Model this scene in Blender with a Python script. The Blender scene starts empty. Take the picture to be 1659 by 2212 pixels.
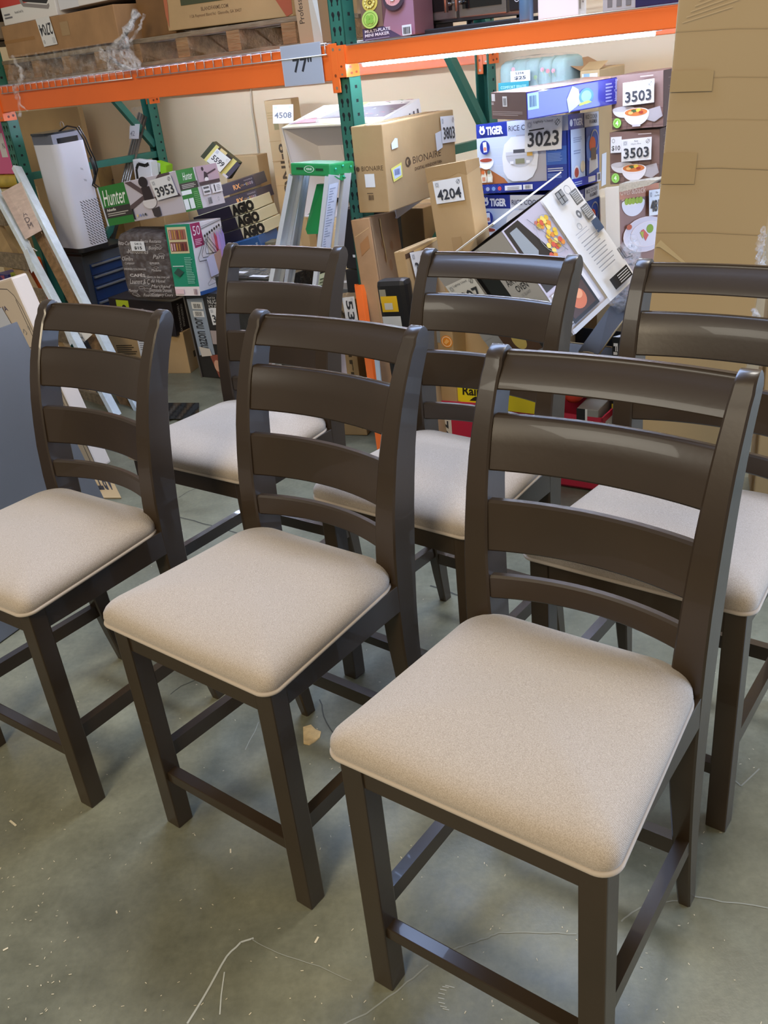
import bpy, bmesh, math, random
from mathutils import Vector, Matrix, Euler
random.seed(7)
scene = bpy.context.scene
COL = scene.collection
R = math.radians
PI = math.pi

# ------------------------------------------------------------------ camera
F_PX, PITCH, ROLL, CAM_H = 1925.6752, 0.4673, -0.1098, 1.4924
fw = Vector((0, math.cos(PITCH), -math.sin(PITCH)))
up0 = Vector((0, math.sin(PITCH), math.cos(PITCH)))
rt0 = Vector((1, 0, 0))
rt = rt0*math.cos(ROLL) + up0*math.sin(ROLL)
up = up0*math.cos(ROLL) - rt0*math.sin(ROLL)
cam_data = bpy.data.cameras.new('camera')
cam = bpy.data.objects.new('camera', cam_data)
COL.objects.link(cam)
cam_data.sensor_fit = 'VERTICAL'
cam_data.sensor_height = 24.0
cam_data.lens = 24.0*F_PX/2212.0
cam_data.clip_start = 0.05
m = Matrix((rt, up, -fw)).transposed().to_4x4()
m.translation = Vector((0, 0, CAM_H))
cam.matrix_world = m
scene.camera = cam

# ------------------------------------------------------------------ light and exposure
scene.view_settings.view_transform = 'Standard'
scene.view_settings.look = 'None'
scene.view_settings.exposure = 0.35
scene.view_settings.gamma = 1.0
scene.view_settings.use_curve_mapping = False
world = bpy.data.worlds.new('world')
scene.world = world
world.use_nodes = True
bg = world.node_tree.nodes['Background']
bg.inputs[0].default_value = (1.0, 0.93, 0.84, 1)
bg.inputs[1].default_value = 0.22

def area(name, loc, target, sx, sy, power, color, spread=180):
    d = bpy.data.lights.new(name, 'AREA')
    d.shape = 'RECTANGLE'; d.size = sx; d.size_y = sy
    d.energy = power; d.color = color; d.spread = R(spread)
    o = bpy.data.objects.new(name, d); COL.objects.link(o)
    o.location = loc
    o.rotation_euler = (Vector(target)-Vector(loc)).to_track_quat('-Z', 'Y').to_euler()
    return o
# high bay lamps of the warehouse, and one added fill from the left
area('high_bay_or_fill', (1.6, 3.2, 5.6), (0.2, 1.9, 0), 1.0, 1.0, 80, (1.0, 0.97, 0.9))
# added cool fill out of view above the aisle, tints the rear seats blue
area('cool_fill', (0.05, 3.05, 2.75), (0.0, 2.2, 0.0), 1.6, 0.9, 52, (0.44, 0.61, 1.0))
area('high_bay_or_fill', (-1.8, -2.6, 4.2), (0.0, 3.2, 1.2), 1.4, 1.4, 150, (1.0, 0.84, 0.60))
area('high_bay_or_fill', (-4.2, -0.6, 4.6), (-1.2, 1.2, 0), 1.6, 1.6, 48, (1.0, 0.94, 0.80))  # added fill, no lamp known here; brightens the floor at lower left
# daylight through the open loading door on the right
area('door_daylight', (3.4, 1.55, 1.15), (0.0, 1.9, 0.9), 2.3, 2.0, 105, (0.46, 0.64, 1.0))

# rack frame of reference: u along the rack, v into it, z up
B0 = Vector((-0.002, 3.95, 0))
PSI = -0.7239
U = Vector((math.cos(PSI), math.sin(PSI), 0)); V = Vector((-math.sin(PSI), math.cos(PSI), 0))
def W(u, v, z): return B0 + U*u + V*v + Vector((0, 0, z))
def at(px, py, v):                       # point seen at a pixel, in the plane v of the rack
    d = fw + rt*((px-829.5)/F_PX) - up*((py-1106)/F_PX)
    o = Vector((0, 0, CAM_H)); t = (W(0, v, 0)-o).dot(V)/d.dot(V)
    return o + d*t
def floor_at(px, py, z=0.0):
    d = fw + rt*((px-829.5)/F_PX) - up*((py-1106)/F_PX)
    o = Vector((0, 0, CAM_H)); return o + d*((z-CAM_H)/d.z)

# ------------------------------------------------------------------ materials
def lin(c):
    c = c.lstrip('#'); v = [int(c[i:i+2], 16)/255 for i in (0, 2, 4)]
    return tuple((x/12.92 if x <= .04045 else ((x+.055)/1.055)**2.4) for x in v) + (1,)
MATS = {}
def mat(name, color, rough=0.6, metal=0.0, spec=0.5, noise=0.0, nscale=8, bump=0.0, bscale=60, stretch=None, coat=0.0, trans=0.0, alpha=1.0, sheen=0.0, color2=None):
    if name in MATS: return MATS[name]
    mt = bpy.data.materials.new(name); mt.use_nodes = True
    nt = mt.node_tree; b = nt.nodes['Principled BSDF']
    b.inputs['Base Color'].default_value = lin(color)
    b.inputs['Roughness'].default_value = rough
    b.inputs['Metallic'].default_value = metal
    b.inputs['Specular IOR Level'].default_value = spec
    b.inputs['Coat Weight'].default_value = coat
    b.inputs['Transmission Weight'].default_value = trans
    b.inputs['Alpha'].default_value = alpha
    b.inputs['Sheen Weight'].default_value = sheen
    if noise or bump:
        tc = nt.nodes.new('ShaderNodeTexCoord'); mp = nt.nodes.new('ShaderNodeMapping')
        nt.links.new(tc.outputs['Object'], mp.inputs['Vector'])
        if stretch: mp.inputs['Scale'].default_value = stretch
    if noise:
        n = nt.nodes.new('ShaderNodeTexNoise'); n.inputs['Scale'].default_value = nscale; n.inputs['Detail'].default_value = 5
        nt.links.new(mp.outputs[0], n.inputs['Vector'])
        r = nt.nodes.new('ShaderNodeMapRange')
        r.inputs[1].default_value = .3; r.inputs[2].default_value = .7; r.inputs[3].default_value = 0; r.inputs[4].default_value = 1
        nt.links.new(n.outputs['Fac'], r.inputs[0])
        mx = nt.nodes.new('ShaderNodeMix'); mx.data_type = 'RGBA'
        c = lin(color); c2 = lin(color2) if color2 else tuple(x*(1-noise) for x in c[:3])+(1,)
        mx.inputs[6].default_value = c2
        mx.inputs[7].default_value = c if color2 else tuple(min(1, x*(1+noise*.5)) for x in c[:3])+(1,)
        nt.links.new(r.outputs[0], mx.inputs[0]); nt.links.new(mx.outputs[2], b.inputs['Base Color'])
    if bump:
        n2 = nt.nodes.new('ShaderNodeTexNoise'); n2.inputs['Scale'].default_value = bscale; n2.inputs['Detail'].default_value = 3
        nt.links.new(mp.outputs[0], n2.inputs['Vector'])
        bp = nt.nodes.new('ShaderNodeBump'); bp.inputs['Strength'].default_value = bump; bp.inputs['Distance'].default_value = .01
        nt.links.new(n2.outputs['Fac'], bp.inputs['Height']); nt.links.new(bp.outputs[0], b.inputs['Normal'])
    MATS[name] = mt
    return mt
def M(c, rough=.5):                        # a printed ink
    return mat('ink_%s_%d' % (c.lstrip('#'), int(rough*100)), c, rough)
def emis(name, color, s):
    mt = bpy.data.materials.new(name); mt.use_nodes = True
    b = mt.node_tree.nodes['Principled BSDF']
    b.inputs['Emission Color'].default_value = lin(color); b.inputs['Emission Strength'].default_value = s
    return mt

WOOD = mat('espresso_wood', '#33271a', .34, spec=.5, noise=.16, nscale=5, bump=.015, bscale=90, stretch=(1, 1, 1), coat=.2)
WOODD = WOOD
CARD = mat('cardboard', '#ae9065', .8, noise=.13, nscale=3, bump=.12, bscale=25)
CARD_L = mat('cardboard_pale', '#ba9d70', .8, noise=.10, nscale=3, bump=.1, bscale=25)
CARD_D = mat('cardboard_worn', '#a5805a', .8, noise=.14, nscale=9, bump=.15, bscale=20)
TAPE = mat('packing_tape', '#a3855c', .25, spec=.6)
ORANGE = mat('rack_orange_paint', '#f0702a', .38, noise=.06, nscale=3)
GREEN = mat('rack_green_paint', '#2f6c5b', .42, noise=.10, nscale=6)
PLASTER = mat('cream_wall_paint', '#f0ddb8', .85, noise=.035, nscale=1.2, bump=.05, bscale=40)
STEEL = mat('zinc_wire', '#d7d9dc', .3, metal=.85)
PALLETW = mat('pallet_wood', '#927350', .85, noise=.35, nscale=6, bump=.5, bscale=18, stretch=(1, 6, 6))
PALLETG = mat('weathered_wood', '#83745f', .85, noise=.35, nscale=10, bump=.5, bscale=18, stretch=(1, 5, 5))
WHITEP = mat('white_print', '#e6e5e6', .45)
BLK = mat('black_print', '#1b1a1c', .4)
CREAMIN = mat('white_card_inside', '#ded6d4', .7)
LABEL = mat('paper_label', '#dfe0e2', .6)

def wrap_material(nm='clear_shrink_wrap', lo=.05, hi=.38):
    mt = bpy.data.materials.new(nm); mt.use_nodes = True
    nt = mt.node_tree; b = nt.nodes['Principled BSDF']; out = nt.nodes['Material Output']
    b.inputs['Base Color'].default_value = (.9, .9, .92, 1); b.inputs['Roughness'].default_value = .12
    b.inputs['Specular IOR Level'].default_value = .9
    tr = nt.nodes.new('ShaderNodeBsdfTransparent'); mx = nt.nodes.new('ShaderNodeMixShader')
    n = nt.nodes.new('ShaderNodeTexNoise'); n.inputs['Scale'].default_value = 30; n.inputs['Detail'].default_value = 4
    tc = nt.nodes.new('ShaderNodeTexCoord'); nt.links.new(tc.outputs['Object'], n.inputs['Vector'])
    r = nt.nodes.new('ShaderNodeMapRange'); r.inputs[1].default_value = .4; r.inputs[2].default_value = .75
    r.inputs[3].default_value = lo; r.inputs[4].default_value = hi
    nt.links.new(n.outputs['Fac'], r.inputs[0]); nt.links.new(r.outputs[0], mx.inputs[0])
    bp = nt.nodes.new('ShaderNodeBump'); bp.inputs['Strength'].default_value = .9; bp.inputs['Distance'].default_value = .02
    n2 = nt.nodes.new('ShaderNodeTexNoise'); n2.inputs['Scale'].default_value = 45; nt.links.new(tc.outputs['Object'], n2.inputs['Vector'])
    nt.links.new(n2.outputs['Fac'], bp.inputs['Height']); nt.links.new(bp.outputs[0], b.inputs['Normal'])
    nt.links.new(tr.outputs[0], mx.inputs[1]); nt.links.new(b.outputs[0], mx.inputs[2]); nt.links.new(mx.outputs[0], out.inputs['Surface'])
    return mt
WRAP = wrap_material(); CLEARBAG = wrap_material('clear_vinyl', .02, .14); FILM = wrap_material('stretched_film', .04, .22)

def fabric():
    mt = bpy.data.materials.new('oatmeal_fabric'); mt.use_nodes = True
    nt = mt.node_tree; b = nt.nodes['Principled BSDF']
    b.inputs['Roughness'].default_value = .85; b.inputs['Sheen Weight'].default_value = .25; b.inputs['Specular IOR Level'].default_value = .25
    tc = nt.nodes.new('ShaderNodeTexCoord')
    n = nt.nodes.new('ShaderNodeTexNoise'); n.inputs['Scale'].default_value = 600; n.inputs['Detail'].default_value = 2
    nt.links.new(tc.outputs['Object'], n.inputs['Vector'])
    mx = nt.nodes.new('ShaderNodeMix'); mx.data_type = 'RGBA'
    mx.inputs[6].default_value = lin('#9d9081'); mx.inputs[7].default_value = lin('#bbaea0')
    r = nt.nodes.new('ShaderNodeMapRange'); r.inputs[1].default_value = .3; r.inputs[2].default_value = .7
    nt.links.new(n.outputs['Fac'], r.inputs[0]); nt.links.new(r.outputs[0], mx.inputs[0]); nt.links.new(mx.outputs[2], b.inputs['Base Color'])
    wv = nt.nodes.new('ShaderNodeTexWave'); wv.inputs['Scale'].default_value = 210; wv.inputs['Distortion'].default_value = 2; wv.bands_direction = 'DIAGONAL'
    nt.links.new(tc.outputs['Object'], wv.inputs['Vector'])
    bp = nt.nodes.new('ShaderNodeBump'); bp.inputs['Strength'].default_value = .25; bp.inputs['Distance'].default_value = .001
    nt.links.new(wv.outputs['Fac'], bp.inputs['Height']); nt.links.new(bp.outputs[0], b.inputs['Normal'])
    return mt
FABRIC = fabric()
WELT = mat('piping_fabric', '#b4a798', .85, sheen=.2)

def floor_material():
    mt = bpy.data.materials.new('sealed_concrete'); mt.use_nodes = True
    nt = mt.node_tree; b = nt.nodes['Principled BSDF']; L = nt.links.new
    tc = nt.nodes.new('ShaderNodeTexCoord')
    def noise(s, d=6, rg=.6):
        n = nt.nodes.new('ShaderNodeTexNoise'); n.inputs['Scale'].default_value = s; n.inputs['Detail'].default_value = d; n.inputs['Roughness'].default_value = rg
        L(tc.outputs['Object'], n.inputs['Vector']); return n
    n1 = noise(1.3); n2 = noise(9); n3 = noise(70, 3)
    cr = nt.nodes.new('ShaderNodeValToRGB')
    cr.color_ramp.elements[0].position = .3; cr.color_ramp.elements[0].color = lin('#5f5f4e')
    cr.color_ramp.elements[1].position = .72; cr.color_ramp.elements[1].color = lin('#84836e')
    L(n1.outputs['Fac'], cr.inputs[0])
    mx = nt.nodes.new('ShaderNodeMix'); mx.data_type = 'RGBA'; mx.blend_type = 'OVERLAY'; mx.inputs[0].default_value = .45
    L(cr.outputs[0], mx.inputs[6]); L(n2.outputs['Fac'], mx.inputs[7])
    mx2 = nt.nodes.new('ShaderNodeMix'); mx2.data_type = 'RGBA'; mx2.blend_type = 'OVERLAY'; mx2.inputs[0].default_value = .25
    L(mx.outputs[2], mx2.inputs[6]); L(n3.outputs['Fac'], mx2.inputs[7])
    L(mx2.outputs[2], b.inputs['Base Color'])
    r = nt.nodes.new('ShaderNodeMapRange'); r.inputs[1].default_value = .3; r.inputs[2].default_value = .7; r.inputs[3].default_value = .34; r.inputs[4].default_value = .5
    L(n2.outputs['Fac'], r.inputs[0]); L(r.outputs[0], b.inputs['Roughness'])
    bp = nt.nodes.new('ShaderNodeBump'); bp.inputs['Strength'].default_value = .12; bp.inputs['Distance'].default_value = .004
    L(n3.outputs['Fac'], bp.inputs['Height']); L(bp.outputs[0], b.inputs['Normal'])
    return mt
FLOOR = floor_material()

# ------------------------------------------------------------------ mesh building
class MB:
    def __init__(s): s.v = []; s.f = []; s.m = []; s.mats = []; s.sm = []
    def mi(s, mt):
        if mt not in s.mats: s.mats.append(mt)
        return s.mats.index(mt)
    def add(s, vs, fs, mt, smooth=False):
        o = len(s.v); s.v += [Vector(v) for v in vs]; k = s.mi(mt)
        for f in fs: s.f.append([i+o for i in f]); s.m.append(k); s.sm.append(smooth)
    def box(s, x0, y0, z0, x1, y1, z1, mt, bev=0.0, X=None):
        if bev > 0:
            bm = bmesh.new(); bmesh.ops.create_cube(bm, size=1)
            for v in bm.verts: v.co = Vector(((x0+x1)/2+v.co.x*(x1-x0), (y0+y1)/2+v.co.y*(y1-y0), (z0+z1)/2+v.co.z*(z1-z0)))
            bmesh.ops.bevel(bm, geom=bm.edges[:], offset=bev, segments=2, affect='EDGES', profile=.6)
            bm.verts.index_update()
            vs = [X @ v.co if X else v.co.copy() for v in bm.verts]; fs = [[v.index for v in f.verts] for f in bm.faces]; bm.free()
            s.add(vs, fs, mt); return
        vs = [Vector((x, y, z)) for z in (z0, z1) for y in (y0, y1) for x in (x0, x1)]
        if X: vs = [X @ v for v in vs]
        s.add(vs, [(0, 2, 3, 1), (4, 5, 7, 6), (0, 1, 5, 4), (2, 6, 7, 3), (0, 4, 6, 2), (1, 3, 7, 5)], mt)
    def tube(s, pts, r, mt, n=8, cap=True):
        pts = [Vector(p) for p in pts]; rings = []
        rs = r if isinstance(r, (list, tuple)) else [r]*len(pts)
        prev = None
        for i, p in enumerate(pts):
            t = (pts[min(i+1, len(pts)-1)]-pts[max(i-1, 0)]).normalized()
            a = prev if prev is not None else (Vector((0, 0, 1)) if abs(t.z) < .9 else Vector((1, 0, 0)))
            x = (a - t*a.dot(t)).normalized(); prev = x; y = t.cross(x)
            rings.append([p + (x*math.cos(2*PI*k/n) + y*math.sin(2*PI*k/n))*rs[i] for k in range(n)])
        vs = [v for g in rings for v in g]; fs = []
        for i in range(len(pts)-1):
            for k in range(n): fs.append((i*n+k, i*n+(k+1) % n, (i+1)*n+(k+1) % n, (i+1)*n+k))
        if cap: fs += [tuple(range(n))[::-1], tuple((len(pts)-1)*n+k for k in range(n))]
        s.add(vs, fs, mt, True)
    def bar(s, a, b, w, t, mt, side=None):      # straight bar, w wide along side, t thick
        a = Vector(a); b = Vector(b); d = (b-a).normalized()
        x = Vector(side) if side else (Vector((0, 0, 1)) if abs(d.z) < .9 else Vector((1, 0, 0)))
        x = (x - d*x.dot(d)).normalized(); y = d.cross(x)
        vs = [p + x*(i*w/2) + y*(j*t/2) for p in (a, b) for i, j in ((-1, -1), (1, -1), (1, 1), (-1, 1))]
        s.add(vs, [(0, 1, 2, 3), (4, 7, 6, 5), (0, 4, 5, 1), (1, 5, 6, 2), (2, 6, 7, 3), (3, 7, 4, 0)], mt)
    def lathe(s, prof, mt, n=24, X=None):
        vs = []; fs = []
        for r, z in prof:
            for k in range(n):
                p = Vector((r*math.cos(2*PI*k/n), r*math.sin(2*PI*k/n), z)); vs.append(X @ p if X else p)
        for i in range(len(prof)-1):
            for k in range(n): fs.append((i*n+k, i*n+(k+1) % n, (i+1)*n+(k+1) % n, (i+1)*n+k))
        s.add(vs, fs, mt, True)
    def prism(s, poly, axis, a0, a1, mt, X=None, smooth=False):   # polygon in the plane normal to axis
        def P(p, a):
            q = {'x': (a, p[0], p[1]), 'y': (p[0], a, p[1]), 'z': (p[0], p[1], a)}[axis]; q = Vector(q); return X @ q if X else q
        n = len(poly); vs = [P(p, a0) for p in poly]+[P(p, a1) for p in poly]
        s.add(vs, [tuple(range(n)), tuple(range(2*n-1, n-1, -1))], mt)
        s.add(vs, [(i, i+n, (i+1) % n+n, (i+1) % n) for i in range(n)], mt, smooth)
    def build(s, name, parent=None, loc=None, rot=None, fixn=True):
        me = bpy.data.meshes.new(name); me.from_pydata([tuple(v) for v in s.v], [], s.f)
        for mt in s.mats: me.materials.append(mt)
        for p, k, q in zip(me.polygons, s.m, s.sm): p.material_index = k; p.use_smooth = q
        if fixn:
            bm = bmesh.new(); bm.from_mesh(me); bmesh.ops.recalc_face_normals(bm, faces=bm.faces); bm.to_mesh(me); bm.free()
        o = bpy.data.objects.new(name, me); COL.objects.link(o)
        if parent: o.parent = parent
        if loc is not None: o.location = loc
        if rot is not None: o.rotation_euler = rot
        return o
def tag(o, label=None, cat=None, group=None, kind=None):
    if label: o['label'] = label
    if cat: o['category'] = cat
    if group: o['group'] = group
    if kind: o['kind'] = kind
    return o
def empty(name, loc, rot=None):
    o = bpy.data.objects.new(name, None); COL.objects.link(o); o.location = loc; o.empty_display_size = .1
    if rot: o.rotation_euler = rot
    return o
def copy_tree(o, parent=None):
    c = o.copy(); COL.objects.link(c)
    if parent: c.parent = parent
    for ch in list(o.children): copy_tree(ch, c)
    return c

# text outlines turned into flat print
TXT = {}
def text_mesh(s, bold=0.0, shear=0.0):
    k = (s, bold, shear)
    if k in TXT: return TXT[k]
    cu = bpy.data.curves.new('glyphs', 'FONT'); cu.body = s; cu.size = 1; cu.resolution_u = 2; cu.offset = bold; cu.shear = shear
    o = bpy.data.objects.new('glyphs', cu); COL.objects.link(o)
    dg = bpy.context.evaluated_depsgraph_get(); ev = o.evaluated_get(dg); me = ev.to_mesh()
    vs = [v.co.copy() for v in me.vertices]; fs = [list(p.vertices) for p in me.polygons]
    ev.to_mesh_clear(); bpy.data.objects.remove(o); bpy.data.curves.remove(cu)
    x0 = min(v.x for v in vs); x1 = max(v.x for v in vs); y0 = min(v.y for v in vs); y1 = max(v.y for v in vs)
    vs = [((v.x-x0)/(x1-x0), (v.y-y0)/(y1-y0)) for v in vs]
    TXT[k] = (vs, fs); return TXT[k]

class Face:                                 # a printable rectangle; coordinates are fractions of it
    def __init__(s, mb, o, ax, ay, n, e=.0005):
        s.mb = mb; s.o = Vector(o); s.ax = Vector(ax); s.ay = Vector(ay); s.n = Vector(n).normalized(); s.k = 1; s.e = e
    def P(s, x, y, lift=0): return s.o + s.ax*x + s.ay*y + s.n*(s.e*s.k+lift)
    def poly(s, pts, mt):
        s.mb.add([s.P(*p) for p in pts], [tuple(range(len(pts)))], mt); s.k += 1; return s
    def r(s, x0, y0, x1, y1, mt): return s.poly([(x0, y0), (x1, y0), (x1, y1), (x0, y1)], mt)
    def e_(s, cx, cy, rx, ry, mt, a0=0, a1=360, n=24):
        ts = [R(a0+(a1-a0)*i/n) for i in range(n+(0 if a1-a0 == 360 else 1))]
        return s.poly([(cx+rx*math.cos(t), cy+ry*math.sin(t)) for t in ts], mt)
    def ring(s, cx, cy, rx, ry, w, mt, n=24):
        pts = [(cx+a*math.cos(2*PI*i/n), cy+b*math.sin(2*PI*i/n)) for a, b in ((rx, ry), (rx*(1-w), ry*(1-w))) for i in range(n)]
        s.mb.add([s.P(*p) for p in pts], [(i, (i+1) % n, n+(i+1) % n, n+i) for i in range(n)], mt); s.k += 1; return s
    def t(s, txt, x0, y0, x1, y1, mt, bold=0.0, rot=0, shear=0.0):
        vs, fs = text_mesh(txt, bold, shear)
        out = []
        for a, b in vs:
            if rot == 90: a, b = 1-b, a
            elif rot == -90: a, b = b, 1-a
            elif rot == 180: a, b = 1-a, 1-b
            out.append(s.P(x0+(x1-x0)*a, y0+(y1-y0)*b))
        s.mb.add(out, fs, mt); s.k += 1; return s
    def lines(s, x0, y0, x1, y1, n, mt, fill=.45, ragged=True):
        h = (y1-y0)/n
        for i in range(n):
            xe = x1-(random.random()*.3*(x1-x0) if ragged else 0); y = y0+h*i
            s.mb.add([s.P(x0, y), s.P(xe, y), s.P(xe, y+h*fill), s.P(x0, y+h*fill)], [(0, 1, 2, 3)], mt)
        s.k += 1; return s
    def bars(s, x0, y0, x1, y1, mt, n=14):
        x = x0; 
        for i in range(n):
            w = (x1-x0)/n*(.3+.5*random.random()); xx = x0+(x1-x0)*i/n
            s.mb.add([s.P(xx, y0), s.P(xx+w, y0), s.P(xx+w, y1), s.P(xx, y1)], [(0, 1, 2, 3)], mt)
        s.k += 1; return s
    def strip(s, pts, w, mt):               # a drawn line; w as fraction of ax length
        la = s.ax.length; lb = s.ay.length
        for (a, b), (c, d) in zip(pts[:-1], pts[1:]):
            dx = (c-a)*la; dy = (d-b)*lb; L = math.hypot(dx, dy) or 1; nx = -dy/L*w*la/2; ny = dx/L*w*la/2
            s.mb.add([s.P(a+nx/la, b+ny/lb), s.P(a-nx/la, b-ny/lb), s.P(c-nx/la, d-ny/lb), s.P(c+nx/la, d+ny/lb)], [(0, 1, 2, 3)], mt)
        s.k += 1; return s
    def sub(s, mb, x0, y0, x1, y1, x2=None, y2=None, lift=.0008):   # frame: corner, corner along x, corner along y
        o = s.P(x0, y0, lift); ax = s.P(x1, y1, lift)-o
        ay = (s.P(x2, y2, lift)-o) if x2 is not None else None
        return Face(mb, o, ax, ay, s.n, s.e)

def lot_sticker(face, parent, ll, lr, ul, num, top=('New', 'Open Box'), extra=None, name='price_sticker'):
    """white paper sticker as a part; ll, lr, ul = its corners on the face"""
    mb = MB(); f = face.sub(mb, *ll, *lr, *ul, lift=.004)
    f.r(0, 0, 1, 1, LABEL)
    g = M('#9b9ea6'); k = M('#34363c')
    f.r(.06, .72, .2, .92, M('#c6c8cc')); f.ring(.13, .82, .05, .08, .3, g)
    f.ring(.88, .83, .075, .11, .18, k, 4); f.strip([(.83, .75), (.94, .92)], .012, k)
    if top: 
        for i, tx in enumerate(top): f.t(tx, .5-.03*len(tx)*.7, .84-.13*i, .5+.03*len(tx)*.7, .93-.13*i, k)
    if num: f.t(num, .09, .13, .93, .6, k, bold=.02)
    if extra: extra(f)
    return mb.build(name, parent, fixn=False)

def frame(p):
    u, v, z, yaw, rx, ry, w, d, h = p
    Mx = Matrix.Translation(W(u, v, z)) @ Matrix.Rotation(R(yaw)+PSI, 4, 'Z') @ Matrix.Rotation(R(ry), 4, 'Y') @ Matrix.Rotation(R(rx), 4, 'X')
    return Mx
class Carton:
    def __init__(s, p, mt, bev=.004, tape=True, shell=True):
        s.p = p; s.w, s.d, s.h = p[6:9]; s.mb = MB(); w, d, h = s.w, s.d, s.h
        if shell: s.mb.box(0, 0, 0, w, d, h, mt, bev=bev)
        s.F = Face(s.mb, (0, 0, 0), (w, 0, 0), (0, 0, h), (0, -1, 0))
        s.R = Face(s.mb, (w, 0, 0), (0, d, 0), (0, 0, h), (1, 0, 0))
        s.L = Face(s.mb, (0, d, 0), (0, -d, 0), (0, 0, h), (-1, 0, 0))
        s.T = Face(s.mb, (0, 0, h), (w, 0, 0), (0, d, 0), (0, 0, 1))
        if tape:
            s.T.r(0, .44, 1, .56, TAPE) if w > d else s.T.r(.44, 0, .56, 1, TAPE)
    def done(s, name, label, cat, group=None):
        s.o = s.mb.build(name, fixn=False); s.o.matrix_world = frame(s.p)
        tag(s.o, label, cat, group); return s.o

# ------------------------------------------------------------------ the room
mb = MB()
mb.add([W(-9, -9, 0), W(6, -9, 0), W(6, 1.3, 0), W(-9, 1.3, 0)], [(0, 1, 2, 3)], FLOOR)
def fl(pts, w, mt, z=.0008):
    P = [floor_at(x, y) for x, y in pts]
    for a, b in zip(P[:-1], P[1:]):
        d = (b-a).normalized(); n = Vector((-d.y, d.x, 0))*w/2; zz = Vector((0, 0, z))
        mb.add([a-n+zz, b-n+zz, b+n+zz, a+n+zz], [(0, 1, 2, 3)], mt)
def wiggle(pts, k=3, amp=2.5):
    out = []
    for (a, b), (c, d) in zip(pts[:-1], pts[1:]):
        for i in range(k): t = i/k; out.append((a+(c-a)*t+random.uniform(-amp, amp), b+(d-b)*t+random.uniform(-amp, amp)*.6))
    return out+[pts[-1]]
SCR = mat('scratch_in_concrete', '#b9bbb3', .6); CRK = mat('floor_crack', '#45453d', .8); CRL = mat('floor_crack_pale', '#8f9084', .7)
fl(wiggle([(405, 2212), (455, 2130), (490, 2066), (520, 2036), (548, 2027)], 3, 1), .004, SCR)
fl([(485, 2100), (478, 2150), (475, 2192)], .0025, SCR)
fl(wiggle([(545, 2030), (600, 2060), (690, 2088), (760, 2120)], 4, 2), .0016, CRL)
fl(wiggle([(700, 2235), (790, 2190), (870, 2130), (925, 2085)], 5), .003, CRL)
fl(wiggle([(980, 2052), (1040, 2030), (1075, 2016), (1140, 2014), (1245, 2018)], 5), .003, CRL)
fl(wiggle([(1340, 1990), (1385, 1962), (1440, 1950), (1500, 1938), (1659, 1962)], 5), .003, CRL)
fl(wiggle([(690, 1510), (705, 1560), (735, 1610), (755, 1660)], 4), .003, CRK)
fl(wiggle([(930, 1265), (985, 1285), (1060, 1310)], 4, 1.5), .006, CRK)
fl(wiggle([(380, 1115), (430, 1128), (480, 1143), (560, 1165)], 4, 1.5), .006, CRK)
fl(wiggle([(385, 1075), (415, 1058), (445, 1048)], 3, 1), .003, CRK)
fl(wiggle([(368, 1500), (392, 1482), (425, 1468)], 3, 1), .002, CRK)
fl(wiggle([(1640, 1660), (1600, 1700), (1585, 1680)], 3, 2), .003, CRL)
fl(wiggle([(560, 1560), (530, 1620), (1010, 1600)][:2], 3, 2), .002, CRL)
for i in range(9):
    a = i/8*PI; x = 962+16*math.cos(a+1.2); y = 2155-26*math.sin(a+1.2)*1
    fl([(x, y), (x+14, y+3)], .0014, SCR)
tag(mb.build('floor', fixn=False), kind='structure')
mb = MB(); mb.box(-9, 1.25, 0, 6, 1.45, 4.6, PLASTER)
ws = mb.build('wall_back'); ws.matrix_world = Matrix.Translation(B0) @ Matrix.Rotation(PSI, 4, 'Z'); tag(ws, kind='structure')
# loose wood chips and sawdust on the floor
mb = MB(); CHIP = mat('wood_chip', '#d5c9ac', .8)
def chip(px, py, L, w, a):
    p = floor_at(px, py, .0012); d = Vector((math.cos(a), math.sin(a), 0))*L/2; n = Vector((-math.sin(a), math.cos(a), 0))*w/2
    mb.add([p-d-n, p+d-n, p+d+n, p-d+n], [(0, 1, 2, 3)], CHIP)
chip(28, 1778, .028, .005, 2.4)
chip(12, 2050, .01, .004, .5); chip(498, 1838, .012, .003, 1.7); chip(684, 2030, .014, .004, 1.1); chip(252, 1970, .008, .003, 2)
for i in range(330):
    chip(random.uniform(0, 1659), random.uniform(1080, 2212), random.uniform(.002, .006), random.uniform(.001, .0018), random.uniform(0, PI))
for i in range(60):
    chip(random.gauss(60, 70), random.uniform(1700, 2200), random.uniform(.002, .006), random.uniform(.001, .0016), random.uniform(0, PI))
tag(mb.build('sawdust', fixn=False), 'pale sawdust and tiny wood chips scattered over the concrete floor', 'debris', kind='stuff')
mb = MB(); P = [floor_at(x, y) for x, y in [(655, 1572), (672, 1567), (682, 1577), (694, 1582), (691, 1594), (680, 1603), (668, 1610), (656, 1607)]]
zz = Vector((0, 0, .003)); n = len(P)
mb.add(P+[p+zz for p in P], [tuple(range(n)), tuple(range(2*n-1, n-1, -1))]+[(i, (i+1) % n, (i+1) % n+n, i+n) for i in range(n)], mat('torn_card', '#c9ad7c', .9, noise=.2, nscale=60, bump=.3, bscale=80))
tag(mb.build('cardboard_scrap'), 'torn scrap of tan cardboard lying on the floor between two front chairs', 'scrap')

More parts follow.
